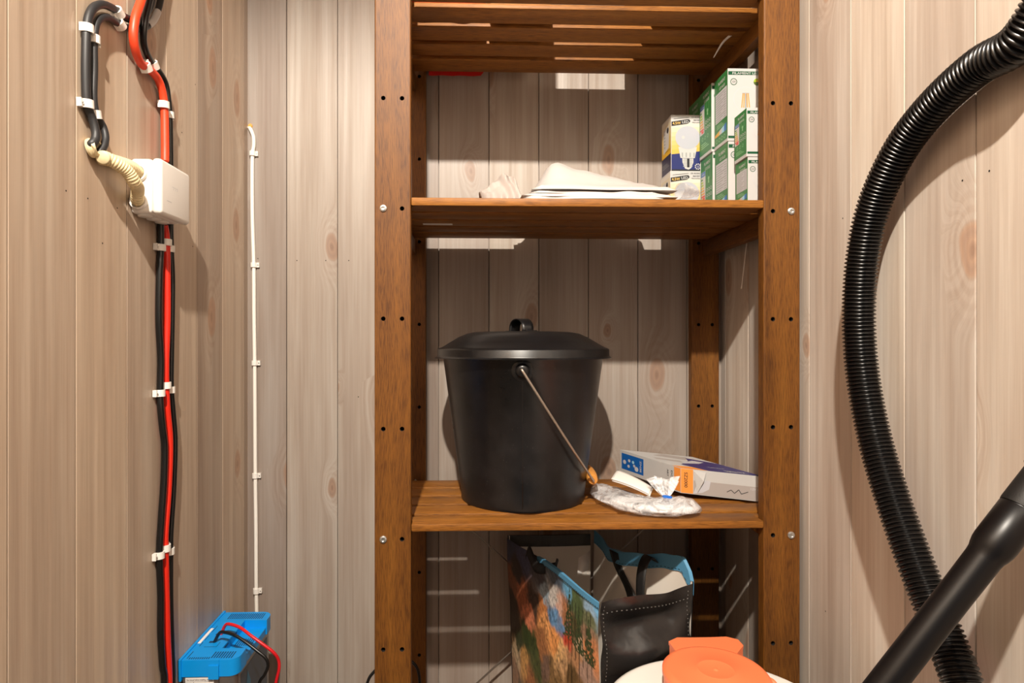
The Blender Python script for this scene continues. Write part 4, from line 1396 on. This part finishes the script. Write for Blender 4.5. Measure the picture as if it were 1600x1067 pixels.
# flat grip tab at the back of the lid
mb = MB()
pt = [(-0.036, 0.056), (-0.037, 0.086), (-0.020, 0.0975), (0.0, 0.0965), (0.03, 0.0965), (0.056, 0.0975), (0.070, 0.088), (0.070, 0.070), (0.05, 0.047), (-0.03, 0.050)]
zt0, zt1 = zw + 0.004, zo - 0.006
for zz0, zz1, sc in ((zt0, zt1, 1.0), (zt1 - 0.0005, zt1 + 0.0045, 1.02)):
    lo = [mb.bm.verts.new((OX + a * sc, OY + c * sc, zz0)) for a, c in pt]
    hi = [mb.bm.verts.new((OX + a * sc, OY + c * sc, zz1)) for a, c in pt]
    mb.face(lo[::-1]); mb.face(hi)
    for i in range(len(pt)):
        j = (i + 1) % len(pt)
        mb.face([lo[i], lo[j], hi[j], hi[i]])
tb = mb.build('grip_tab', M_ORL, None, angle=30, recalc=True)
attach(tb, lidp)
mb = MB()
mb.tube(catmull([Vector((OX + 0.064, OY - 0.010, zo - 0.006)), Vector((OX + 0.075, OY - 0.014, zo - 0.010)), Vector((OX + 0.080, OY - 0.03, zw + 0.010)), Vector((OX + 0.086, OY - 0.06, zw + 0.004))], 6), 0.0035, 8)
tb = mb.build('retaining_strap', M_ORL, None)
attach(tb, lidp)

# ------------------------------------------------------------------ vacuum hose and tube by the right wall
M_HOSE = simple('black_hose', (15, 14, 14), 0.27)
M_WAND = simple('black_tube', (10, 8, 9), 0.36, spec=0.35, var=0.2, bscale=40)
hp_ = [(1600, 58, .538), (1530, 103, .536), (1470, 155, .534), (1421, 212, .532), (1386, 272, .530), (1361, 335, .528), (1347, 405, .526), (1342, 475, .525), (1343.5, 545, .525), (1352, 615, .525), (1369, 695, .526), (1393, 775, .527), (1421, 855, .528), (1452, 935, .529), (1482, 1010, .530), (1508, 1080, .526), (1535, 1160, .528)]
pts3 = [PX(a, b, c) for a, b, c in hp_]
w1 = P(1385, 1067, 0.55); w2 = P(1546, 860, 0.545)
wd = (w2 - w1).normalized()
w_bot = w1 + wd * ((0.012 - w1.z) / wd.z)
w_top = w2 + wd * ((0.532 - w2.x) / wd.x)
head = [w_top - wd * 0.004, w_top + wd * 0.03 + Vector((-0.012, -0.012, 0)), Vector((0.536, 0.485, CZ + 0.0)), Vector((0.537, 0.445, CZ + 0.17)), Vector((0.538, 0.435, CZ + 0.32)), Vector((0.538, 0.468, CZ + 0.375)), Vector((0.538, 0.52, CZ + 0.35))]
tail = [pts3[-1] + Vector((0.0, -0.02, -0.12)), Vector((0.522, 0.60, 0.45)), Vector((0.52, 0.52, 0.20)), Vector((0.50, 0.40, 0.05)), Vector((0.44, 0.25, 0.027)), Vector((0.34, 0.10, 0.027))]
path = resample(catmull(head + pts3 + tail, 10), 0.00088)
vh = thing('vacuum_hose', (w_bot.x, w_bot.y, 0), 'black corrugated vacuum hose with smooth black suction tube leaning on the right wall', 'vacuum hose')
mb = MB()
RR = []
s = 0
for i in range(len(path)):
    s = (i % 6)
    RR.append([0.0172, 0.0188, 0.0203, 0.0205, 0.0195, 0.0174][s])
mb.tube(path, RR, 22)
mb.build('corrugated_hose', M_HOSE, vh, angle=60)
def along(t):
    return w2 + wd * t
mb = MB()
L0 = (w_bot - w2).length
prof = [(-L0, 0.0138), (-0.05, 0.0138), (-0.010, 0.0142), (-0.005, 0.0146), (-0.001, 0.0158), (0.004, 0.0168), (0.009, 0.0172), (0.046, 0.0172), (0.0464, 0.0168), (0.0472, 0.0168)]
mb.tube([along(t) for t, r in prof], [r for t, r in prof], 40)
mb.build('suction_tube', M_WAND, vh, angle=50)
mb = MB()
prof = [(0.0474, 0.0166), (0.0477, 0.0174), (0.050, 0.0177), (0.060, 0.0177), ((w_top - w2).length, 0.0176)]
mb.tube([along(t) for t, r in prof], [r for t, r in prof], 40)
mb.build('handle_sleeve', simple('matt_black', (18, 17, 17), 0.55, bump=0.2, bscale=900), vh, angle=50)

# ------------------------------------------------------------------ cables and clips on the left wall
def wp(px, py, off):
    return PX(px, py, XL + off)
def cable(pts, r, mat, name, label, off=None, n=12):
    c = catmull([wp(a, b, d) for a, b, d in pts], 7)
    mb = MB()
    mb.tube(c, r, n)
    o = mb.build(name, mat, angle=60, origin=c[-1])
    return tag(o, label, 'cable')
R1, R2 = 0.0052, 0.0046
red = [(228, -50, .019), (222, -5, .019), (211, 30, .019), (209, 65, .017), (219, 97, .012), (235, 110, .0105), (247, 124, .0105), (254, 145, .0105), (257, 172, .0105), (258, 225, .0115), (258, 252, .0125)]
rt = wp(258, 252, .0125)
cable(red, 0.0060, M_REDO, 'red_cable', 'thick orange red cable coming down from the top edge into the white junction box')
red2 = [(257, 352, .0066), (260, 375, .0064), (261, 430, .0064), (261, 500, .0064), (259, 560, .0064), (259, 602, .0064), (261, 640, .0066), (265, 690, .0068), (263, 760, .0066), (258, 830, .0064), (258, 858, .0064), (259, 910, .0064), (261, 990, .0064), (264, 1067, .0064), (264, 1200, .0064)]
cable(red2, 0.0054, M_REDC, 'red_cable', 'red cable running from under the junction box down the left wall to the floor')
blk = [(244, -50, .018), (235, -5, .018), (226, 35, .018), (225, 70, .012), (237, 98, .006), (250, 114, .0058), (259, 132, .0056), (263, 158, .0056), (265, 185, .0056), (266, 250, .0056), (266, 330, .0056), (267, 389, .0056), (269, 440, .0056), (268, 520, .0056), (267, 570, .0056), (267, 608, .0056), (270, 645, .0056), (273, 690, .0056), (271, 760, .0056), (266.5, 830, .0056), (266, 861, .0056), (266, 930, .0056), (268, 1010, .0056), (270, 1067, .0056), (270, 1200, .0056)]
cable(blk, 0.0048, M_BLACKC, 'black_cable', 'black cable hugging the right side of the red cable down the left wall')
blk2 = [(251, 349, .0065), (251, 387, .006), (249, 430, .006), (248, 500, .006), (251, 560, .006), (250, 614, .006), (251, 640, .0075), (254, 670, .008), (257, 698, .0075), (256, 750, .0075), (252, 810, .007), (249, 866, .006), (251, 930, .006), (251, 990, .006), (254, 1040, .006), (257, 1067, .006), (257, 1200, .006)]
cable(blk2, 0.0050, M_BLACKC, 'black_cable', 'black cable coming out of the junction box bottom, left of the red cable')
g1_ = [(240, -40, .006), (237, 0, .006), (228, 22, .006), (217, 32, .0065), (205, 31, .0070), (190, 24, .0075), (176, 13, .0075), (158, 7, .0080), (143, 16, .0080), (136, 40, .0075), (134, 85, .0075), (134, 130, .0070), (136, 163, .0070), (144, 185, .008), (149, 204, .010), (149, 217, .011), (142, 226, .008), (136, 228, -.004)]
cable(g1_, R1, M_GREYC, 'grey_cable', 'dark grey cable arching over to the wall hole, the outer one of the pair')
g2_ = [(258, -40, .006), (252, -6, .006), (247, 16, .006), (238, 34, .006), (226, 43, .006), (212, 45, .0065), (198, 43, .007), (183, 36, .007), (166, 27, .008), (152, 34, .008), (147, 62, .0070), (147, 110, .0065), (146, 150, .0065), (150, 178, .0065), (161, 198, .0085), (165, 216, .012), (161, 231, .013), (153, 239, .009), (148, 241, -.004)]
cable(g2_, R2, M_GREYC, 'grey_cable', 'dark grey cable curving to the wall hole, the inner one of the pair')

def clip(c, t, nrm, r, side, label, group):
    """saddle clip: arch over the cable, a foot beside it with a nail"""
    t, nrm = Vector(t).normalized(), Vector(nrm).normalized()
    w = t.cross(nrm).normalized() * side
    L = 0.0105
    mb = MB()
    prof = []
    ro, ri = r + 0.0026, r + 0.0002
    N = 12
    top = [(-ri, -r), (-ro, -r)] 
    outer = [(-ro * math.cos(math.pi * k / N), ro * math.sin(math.pi * k / N)) for k in range(N + 1)]
    inner = [(-ri * math.cos(math.pi * k / N), ri * math.sin(math.pi * k / N)) for k in range(N + 1)]
    loop = [(-ro, -r)] + outer + [(ro + 0.0052, 0.0012), (ro + 0.0052, -r), (ri, -r)] + inner[::-1] + [(-ri, -r)]
    rows = []
    for s in (-L / 2, L / 2):
        rows.append([mb.bm.verts.new(Vector(c) + w * a + nrm * b + t * s) for a, b in loop])
    n = len(loop)
    for i in range(n):
        j = (i + 1) % n
        mb.face([rows[0][i], rows[0][j], rows[1][j], rows[1][i]])
    # end faces as quads between the outer and inner outline
    for row, rev in ((rows[0], True), (rows[1], False)):
        m = N + 1
        o_ = row[1:1 + m]
        in_ = row[1 + m + 3:1 + m + 3 + m][::-1]
        for i in range(m - 1):
            f = [o_[i], o_[i + 1], in_[i + 1], in_[i]]
            mb.face(f[::-1] if rev else f)
        f = [o_[m - 1], row[1 + m], row[1 + m + 1], row[1 + m + 2], in_[m - 1]]
        mb.face(f[::-1] if rev else f)
        f = [row[0], o_[0], in_[0], row[-1]]
        mb.face(f[::-1] if rev else f)
    o = mb.build('cable_clip', M_WHITEP, angle=35, recalc=True, origin=Vector(c) - nrm * r)
    tag(o, label, 'cable clip', group)
    nb_ = MB()
    M = Matrix.Translation(Vector(c) + w * (ro + 0.0026) + nrm * 0.0012) @ nrm.to_track_quat('Z', 'Y').to_matrix().to_4x4()
    nb_.lathe([(0.0011, -0.0006), (0.0013, 0.0006), (0.0010, 0.0010), (0, 0.0011)], 10, 0, M)
    n_ = nb_.build('nail', M_BOLT, None)
    attach(n_, o)
    return o
G1 = 'white cable clips on the left wall'
Z = Vector((0, 0, 1))
def wclip(px, py, r, side, label, tdir=(0, 0, 1), off=None):
    clip(wp(px, py, (off or r + 0.0006)), tdir, (1, 0, 0), r, side, label, G1)
wclip(184, 20, R1, 1, 'white cable clip at the top of the outer dark grey cable, above its twin', (0, 0.9, -0.4), .0075)
wclip(187, 38, R2, -1, 'white cable clip at the top of the inner dark grey cable, below its twin', (0, 0.9, -0.3), .007)
wclip(136, 45, R1, 1, 'white cable clip on the outer grey cable just below its upper bend', (0, -0.05, 1), .0075)
wclip(147, 62, R2, 1, 'white cable clip on the inner grey cable just below its upper bend', (0, 0, 1), .007)
wclip(136, 163, R1, 1, 'white cable clip on the outer grey cable just above the wall hole', (0, 0.1, -1), .007)
wclip(149, 179, R2, -1, 'white cable clip on the inner grey cable just above the wall hole', (0, 0.3, -1), .0065)
wclip(228, 105, 0.0056, -1, 'white cable clip on the red cable at its upper bend', (0, 0.9, -0.75), .0112)
wclip(240, 102, 0.0048, -1, 'white cable clip on the black cable beside the upper bend of the red one', (0, 0.9, -0.75), .006)
wclip(256, 164, 0.0056, -1, 'white cable clip on the red cable between its bend and the junction box', (0, 0.1, -1), .0107)
wclip(264.5, 180, 0.0048, -1, 'white cable clip on the black cable between its bend and the junction box', (0, 0.1, -1), .0056)
for z_, where in ((0, 'just below the junction box'), (1, 'halfway down the left wall'), (2, 'lowest on the wall, above the blue charger')):
    y0 = ((260, 379), (251, 387), (265.5, 389)) if z_ == 0 else (((259, 602), (250, 614), (266, 609)) if z_ == 1 else ((258, 856), (249, 867), (265, 861)))
    for (px, py), r, nm, of, sd in zip(y0, (0.0056, 0.0050, 0.0048), ('red cable', 'left black cable', 'right black cable'), (.0064, .006, .0056), (-1, 1, -1)):
        wclip(px, py, r, sd, 'white cable clip on the %s, %s' % (nm, where), (0, 0, -1), of)
# bit of grey tape round the black cable loop at the top
mb = MB()
pt_ = [wp(246.5, 18, .006), wp(243, 26, .006), wp(238, 34, .006), wp(231, 40, .006)]
mb.tube(catmull(pt_, 4), 0.0052, 14)
tag(mb.build('tape_wrap', simple('grey_tape', (196, 192, 190), 0.4), origin=pt_[0]), 'pale grey tape wrapped round the dark grey cable near the top edge', 'tape')

# white cable and clips near the corner of the back wall
wc = [(389, 199, .003), (392, 203, -.006), (396, 214, -.0062), (396.5, 228, -.0055), (394.5, 242, -.0046), (394, 285, -.0046), (394.5, 345, -.0046), (396.5, 414, -.0046), (397, 490, -.0046), (398, 567, -.0046), (398.5, 650, -.0046), (399, 743, -.0046), (400, 830, -.0046), (400.5, 923, -.0046), (402, 1000, -.0046), (402, 1110, -.0046)]
c = catmull([P(a, b, YB + d) for a, b, d in wc], 6)
mb = MB(); mb.tube(c, 0.0041, 12)
tag(mb.build('white_cable', M_WCABLE, angle=60, origin=c[-1]), 'thin white cable running down the corner of the back wall', 'cable')
for k, (px, py) in enumerate(((394.5, 240), (396.5, 414), (398, 567), (399, 743), (400.5, 923))):
    lab = ['topmost clip on the white corner cable, just under the bent cable end', 'second clip from the top on the white corner cable', 'middle one of five clips on the white corner cable', 'second clip from the bottom on the white corner cable', 'lowest clip on the white corner cable, just above the blue charger'][k]
    clip(P(px, py, YB - .0046), (0, 0, 1), (0, -1, 0), 0.0041, 1, 'white ' + lab, 'white clips on the corner cable')
mb = MB()
M = Matrix.Translation(P(391, 197, YB)) @ Vector((0, -1, 0)).to_track_quat('Z', 'Y').to_matrix().to_4x4()
mb.lathe([(0.0055, 0), (0.004, 0.003), (0.0, 0.0034)], 12, 0, M)
for v in mb.bm.verts:
    v.co += Vector((noise.noise(v.co * 400), 0, noise.noise(v.co * 300 + Vector((3, 0, 0))))) * 0.0012
tag(mb.build('foam_plug', simple('amber_foam', (214, 160, 84), 0.8)), 'small amber foam plug in the wall hole above the white cable', 'plug')

# ------------------------------------------------------------------ junction box with corrugated conduits
y0, y1 = 0.896, 0.986
xb0, xb1 = XL + 0.0005, XL + 0.0450
zb0, zb1 = CZ + 0.186, CZ + 0.2655
jb = thing('junction_box', (XL, (y0 + y1) / 2, zb0), 'white square junction box on the left wall with two cream conduits', 'junction box')
mb = MB()
mb.box(xb0, xb0 + 0.030, y0, y1, zb0, zb1, 0, 0.005, seg=3)
# round knock-outs on the underside and the near side
for k in range(3):
    M = Matrix.Translation((xb0 + 0.013, y0 + 0.016 + 0.024 * k, zb0 + 0.0008)) @ Matrix.Rotation(math.pi, 4, 'X')
    mb.lathe([(0.0100, -0.001), (0.0100, 0.0026), (0.0085, 0.0036), (0, 0.0036)], 24, 0, M)
for zc in (zb0 + 0.017, zb0 + 0.058):
    M = Matrix.Translation((xb0 + 0.0125, y0 + 0.001, zc)) @ Matrix.Rotation(math.pi / 2, 4, 'X')
    mb.lathe([(0.0128, -0.001), (0.0128, 0.004), (0.0118, 0.0055), (0.0098, 0.0055), (0.0098, 0.001)], 28, 0, M)
for k in range(4):
    mb.box(xb0 + 0.008, xb0 + 0.012 + 0.002 * (k % 2), y0 - 0.0004, y0 + 0.001, zb0 + 0.030 + 0.004 * k, zb0 + 0.0312 + 0.004 * k, 1)
mb.build('base', [M_WHITEP, M_GREYP], jb, angle=40)
mb = MB()
mb.box(xb0 + 0.0302, xb1, y0 - 0.0008, y1 + 0.0008, zb0 - 0.0008, zb1 + 0.0008, 0, 0.0055, seg=4)
pr = Print(mb, (xb1, y0, zb0), (0, 1, 0), (0, 0, 1), (1, 0, 0))
for k in range(3):
    pr.path([(0.032 + 0.006 * k, 0.046), (0.036 + 0.006 * k, 0.046), (0.036 + 0.006 * k, 0.042)], 0.0006, 1, 1)
pr.line(0.016, 0.022, 0.030, 0.022, 0.0008, 1)
mb.build('cover', [M_WHITEP, M_LGREY], jb, angle=40)
def conduit(pts, r=0.0088):
    c = resample(catmull(pts, 10), 0.00085)
    R = [r * (0.86, 0.97, 1.0, 0.97)[i % 4] for i in range(len(c))]
    mb = MB()
    mb.tube(c, R, 20)
    return mb.build('conduit', M_CREAM, jb, angle=60)
xe = xb0 + 0.0125
conduit([wp(160, 246, .017), wp(166, 247, .016), wp(182, 255, .024), wp(199, 268, .031), wp(210, 285, .033), Vector((xe + 0.011, y0 - 0.024, zb0 + 0.030)), Vector((xe + 0.003, y0 - 0.010, zb0 + 0.019)), Vector((xe, y0 - 0.002, zb0 + 0.017)), Vector((xe, y0 + 0.003, zb0 + 0.017))])
conduit([wp(157, 247, .007), wp(167, 249, .008), wp(186, 254, .010), Vector((xe, y0 - 0.02, zb0 + 0.061)), Vector((xe, y0 - 0.003, zb0 + 0.058)), Vector((xe, y0 + 0.003, zb0 + 0.058))])
# torn conduit end at the wall hole
mb = MB()
cc = wp(140, 232, 0.002)
M = Matrix.Translation(cc) @ Vector((1, 0.1, 0.2)).to_track_quat('Z', 'Y').to_matrix().to_4x4()
mb.lathe([(0.0118, 0.0), (0.0126, 0.003), (0.0110, 0.006), (0.0122, 0.009), (0.0100, 0.012), (0.0085, 0.011), (0.0092, 0.005), (0.0090, 0.0)], 26, 0, M, closed=True)
for v in mb.bm.verts:
    if (v.co - cc).x > 0.006:
        v.co += Vector((0.004 * noise.noise(v.co * 90), 0.002 * noise.noise(v.co * 120), 0.003 * noise.noise(v.co * 100 + Vector((5, 0, 0)))))
tag(mb.build('wall_grommet', M_CREAM, recalc=True, origin=cc), 'torn cream conduit end where two grey cables enter the left wall', 'conduit')

# ------------------------------------------------------------------ blue charger on the left wall
M_CBLUE = simple('charger_blue', (0, 146, 228), 0.40)
M_SLOT = simple('charger_slot', (8, 44, 84), 0.7)
M_ALU = simple('charger_metal', (150, 146, 146), 0.34, 0.85)
M_CDARK = simple('charger_front', (30, 52, 74), 0.35)
zc1 = CZ - 0.5385
ya, yb_ = 1.0425, 1.2255
xw = XL + 0.0006
dx_ = 0.098
hc = 0.028
chg = thing('battery_charger', (XL, (ya + yb_) / 2, zc1 - 0.2), 'bright blue topped battery charger mounted low on the left wall', 'charger')
mb = MB()
def rounded(x0, x1, y0, y1, z0, z1, r, mi=0, cl=True):
    pts = [(x0, y0)]
    for k in range(7):
        a = -math.pi / 2 + math.pi / 2 * k / 6
        pts.append((x1 - r + r * math.cos(a), y0 + r + r * math.sin(a)))
    for k in range(7):
        a = math.pi / 2 * k / 6
        pts.append((x1 - r + r * math.cos(a), y1 - r + r * math.sin(a)))
    pts.append((x0, y1))
    lo = [mb.bm.verts.new((a, b, z0)) for a, b in pts]
    hi = [mb.bm.verts.new((a, b, z1)) for a, b in pts]
    mb.face(lo[::-1], mi); mb.face(hi, mi)
    for i in range(len(pts)):
        j = (i + 1) % len(pts)
        mb.face([lo[i], lo[j], hi[j], hi[i]], mi)
def slab(poly, z0, z1, mi=0):
    lo = [mb.bm.verts.new((a, b, z0)) for a, b in poly]
    hi = [mb.bm.verts.new((a, b, z1)) for a, b in poly]
    mb.face(lo[::-1], mi); mb.face(hi, mi)
    for i in range(len(poly)):
        j = (i + 1) % len(poly)
        mb.face([lo[i], lo[j], hi[j], hi[i]], mi)
def ear_poly(y0, y1, near):
    r = 0.018
    if near:
        return [(xw + 0.004, y0)] + [(xw + dx_ - r + r * math.cos(-math.pi / 2 + math.pi / 2 * k / 6), y0 + r + r * math.sin(-math.pi / 2 + math.pi / 2 * k / 6)) for k in range(7)] + [(xw + dx_, y1), (xw + 0.004, y1)]
    return [(xw + 0.004, y0), (xw + dx_, y0)] + [(xw + dx_ - r + r * math.cos(math.pi / 2 * k / 6), y1 - r + r * math.sin(math.pi / 2 * k / 6)) for k in range(7)] + [(xw + 0.004, y1)]
slab(ear_poly(ya, ya + 0.040, True), zc1 - hc, zc1)
slab(ear_poly(yb_ - 0.036, yb_, False), zc1 - hc, zc1)
slab([(xw + 0.004, ya + 0.0398), (xw + 0.056, ya + 0.0398), (xw + 0.056, yb_ - 0.0358), (xw + 0.004, yb_ - 0.0358)], zc1 - hc, zc1)
slab([(xw + 0.0558, ya + 0.0395), (xw + dx_ - 0.002, ya + 0.0395), (xw + dx_ - 0.002, yb_ - 0.0355), (xw + 0.0558, yb_ - 0.0355)], zc1 - hc, zc1 - 0.015)
# mounting plate edge along the wall
slab([(xw, ya - 0.003), (xw + 0.0045, ya - 0.003), (xw + 0.0045, yb_ + 0.003), (xw, yb_ + 0.003)], zc1 - 0.034, zc1 + 0.002)
# latch on the near side
slab([(xw + 0.050, ya - 0.0035), (xw + 0.067, ya - 0.0035), (xw + 0.067, ya + 0.002), (xw + 0.050, ya + 0.002)], zc1 - 0.031, zc1 - 0.008)
slab([(xw + 0.049, ya - 0.0015), (xw + 0.067, ya - 0.0015), (xw + 0.067, ya + 0.006), (xw + 0.049, ya + 0.006)], zc1 - 0.010, zc1 + 0.0006)
# ventilation slots and lines, cut lines shown as thin dark inlays
def slot(x0, x1, y0, y1, z=None):
    z = zc1 if z is None else z
    mb.box(x0, x1, y0, y1, z - 0.002, z + 0.00025, 1)
for k in range(9):
    slot(xw + 0.050 + 0.0042 * k, xw + 0.0518 + 0.0042 * k, ya + 0.006, ya + 0.028)
for k in range(10):
    slot(xw + 0.014 + 0.0036 * k, xw + 0.0156 + 0.0036 * k, ya + 0.004, ya + 0.010)
slot(xw + 0.010, xw + 0.0112, ya + 0.006, ya + 0.03)
for k in range(18):
    slot(xw + 0.020 + 0.0038 * k, xw + 0.0216 + 0.0038 * k, yb_ - 0.030, yb_ - 0.007)
for k in range(8):
    slot(xw + 0.062 + 0.0040 * k, xw + 0.0636 + 0.0040 * k, ya + 0.046, ya + 0.062, zc1 - 0.015)
    slot(xw + 0.062 + 0.0040 * k, xw + 0.0636 + 0.0040 * k, ya + 0.078, ya + 0.104, zc1 - 0.015)
for (a, b) in ((ya + 0.048, ya + 0.062), (ya + 0.070, ya + 0.088), (ya + 0.10, ya + 0.125)):
    slot(xw + 0.0125, xw + 0.0135, a, b)
slot(xw + 0.024, xw + 0.033, ya + 0.060, ya + 0.066)
slot(xw + 0.024, xw + 0.034, ya + 0.089, ya + 0.094)
slot(xw + 0.022, xw + 0.044, ya + 0.045, ya + 0.0457)
slot(xw + 0.0435, xw + 0.0442, ya + 0.045, ya + 0.062)
for k in range(2):
    slot(xw + 0.0540, xw + 0.0566, ya + 0.050 + 0.04 * k, ya + 0.066 + 0.04 * k, zc1 - 0.003)
cap = mb.build('cap', [M_CBLUE, M_SLOT], chg, angle=35, recalc=True)
mb = MB()
mb.box(xw + 0.0052, xw + 0.0105, ya + 0.058, ya + 0.115, zc1 + 0.0002, zc1 + 0.0006)
s_ = mb.build('sticker', M_PAPER, None, angle=0)
attach(s_, cap)
s_['label'] = 'small white sticker'
mb = MB()
rounded(xw + 0.006, xw + dx_ - 0.004, ya + 0.002, yb_ - 0.002, zc1 - 0.20, zc1 - hc, 0.014)
pr = Print(mb, (xw + 0.006, ya + 0.002, zc1 - 0.2), (1, 0, 0), (0, 0, 1), (0, -1, 0), lift=0.0003)
ht = 0.2 - hc
pr.rect(0.004, ht - 0.10, 0.0515, ht - 0.0015, 2)
pr.text('See manual before installing, charging', 0.006, ht - 0.0068, 0.0034, 1, 2, width=0.043)
pr.line(0.005, ht - 0.0088, 0.0505, ht - 0.0088, 0.0004, 1, 2)
pr.line(0.018, ht - 0.0088, 0.018, ht - 0.1, 0.0004, 1, 2)
pr.text('Battery', 0.0062, ht - 0.0155, 0.0032, 1, 2, width=0.008)
for k in range(5):
    pr.text('Charging output 12V battery', 0.020, ht - 0.0138 - 0.0052 * k, 0.0030, 1, 2, width=0.029 - 0.002 * (k % 2))
pr.line(0.060, 0.0, 0.060, ht, 0.0010, 1, 1)
fc_ = Print(mb, (xw + dx_ - 0.004, ya + 0.016, zc1 - 0.2), (0, 1, 0), (0, 0, 1), (1, 0, 0), lift=0.0003)
fc_.rect(0.008, 0.03, yb_ - ya - 0.04, ht - 0.010, 3)
fc_.poly([(0.03, ht - 0.06), (0.05, ht - 0.075), (0.055, ht - 0.045), (0.04, ht - 0.02)], 4, 2)
mb.build('body', [M_ALU, M_INK, M_PAPER, M_CDARK, simple('charger_teal', (30, 108, 140), 0.4)], chg, angle=35, recalc=False)
def lead(pts, r, mat, label):
    c = catmull(pts, 8)
    mb = MB(); mb.tube(c, r, 12)
    o = mb.build('lead', mat, chg, angle=60)
    o['label'] = label
def cp(px, py, Y):
    return P(px, py, Y)
zl = zc1 + 0.001
h_r = Vector((xw + 0.032, ya + 0.092, zc1 - 0.004)); h_b = Vector((xw + 0.031, ya + 0.063, zc1 - 0.004))
lead([h_r, cp(352, 977, h_r.y - 0.004), cp(361, 975.5, h_r.y - 0.012), cp(376, 981, h_r.y - 0.02), cp(392, 993, h_r.y - 0.03), cp(410, 1006, h_r.y - 0.035), cp(427, 1019, h_r.y - 0.035), cp(435, 1031, h_r.y - 0.03), cp(436, 1045, h_r.y - 0.03), cp(431, 1067, h_r.y - 0.03), cp(424, 1110, h_r.y - 0.03)], 0.0028, simple('red_lead', (206, 24, 34), 0.35), 'red lead')
lead([h_b, cp(343, 989, h_b.y - 0.004), cp(352, 988, h_b.y - 0.01), cp(368, 993, h_b.y - 0.018), cp(385, 1004, h_b.y - 0.025), cp(402, 1017, h_b.y - 0.03), cp(415, 1028, h_b.y - 0.032), cp(419, 1040, h_b.y - 0.03), cp(413, 1055, h_b.y - 0.028), cp(405, 1068, h_b.y - 0.026), cp(398, 1110, h_b.y - 0.026)], 0.0028, M_BLACKC, 'black lead')

# ------------------------------------------------------------------ small loose things
# black cable loop behind the left front post
mb = MB()
lp = [P(566, 1110, 1.27), P(574, 1067, 1.275), P(584, 1050, 1.28), P(604, 1034, 1.285), P(630, 1029, 1.29), P(648, 1038, 1.29), P(655, 1056, 1.29), P(654, 1085, 1.285), P(640, 1110, 1.27), P(628, 1118, 1.255)]
mb.tube(catmull(lp, 8), 0.0032, 10)
tag(mb.build('black_cable', M_BLACKC, origin=lp[0]), 'loop of thin black cable behind the foot of the left front post', 'cable')
# thin pale cord hanging beside the right wall under the upper shelf
mb = MB()
cd = [P(1168.5, 366, 1.186), P(1166, 385, 1.187), P(1162, 420, 1.188), P(1158.8, 448, 1.189)]
mb.tube(catmull(cd, 5), 0.0008, 6)
mb.tube([cd[-1], P(1158.5, 451, 1.189)], 0.0013, 6)
tag(mb.build('cord', M_WCABLE, origin=cd[0]), 'short thin pale cord hanging from the upper shelf by the right wall', 'cord')
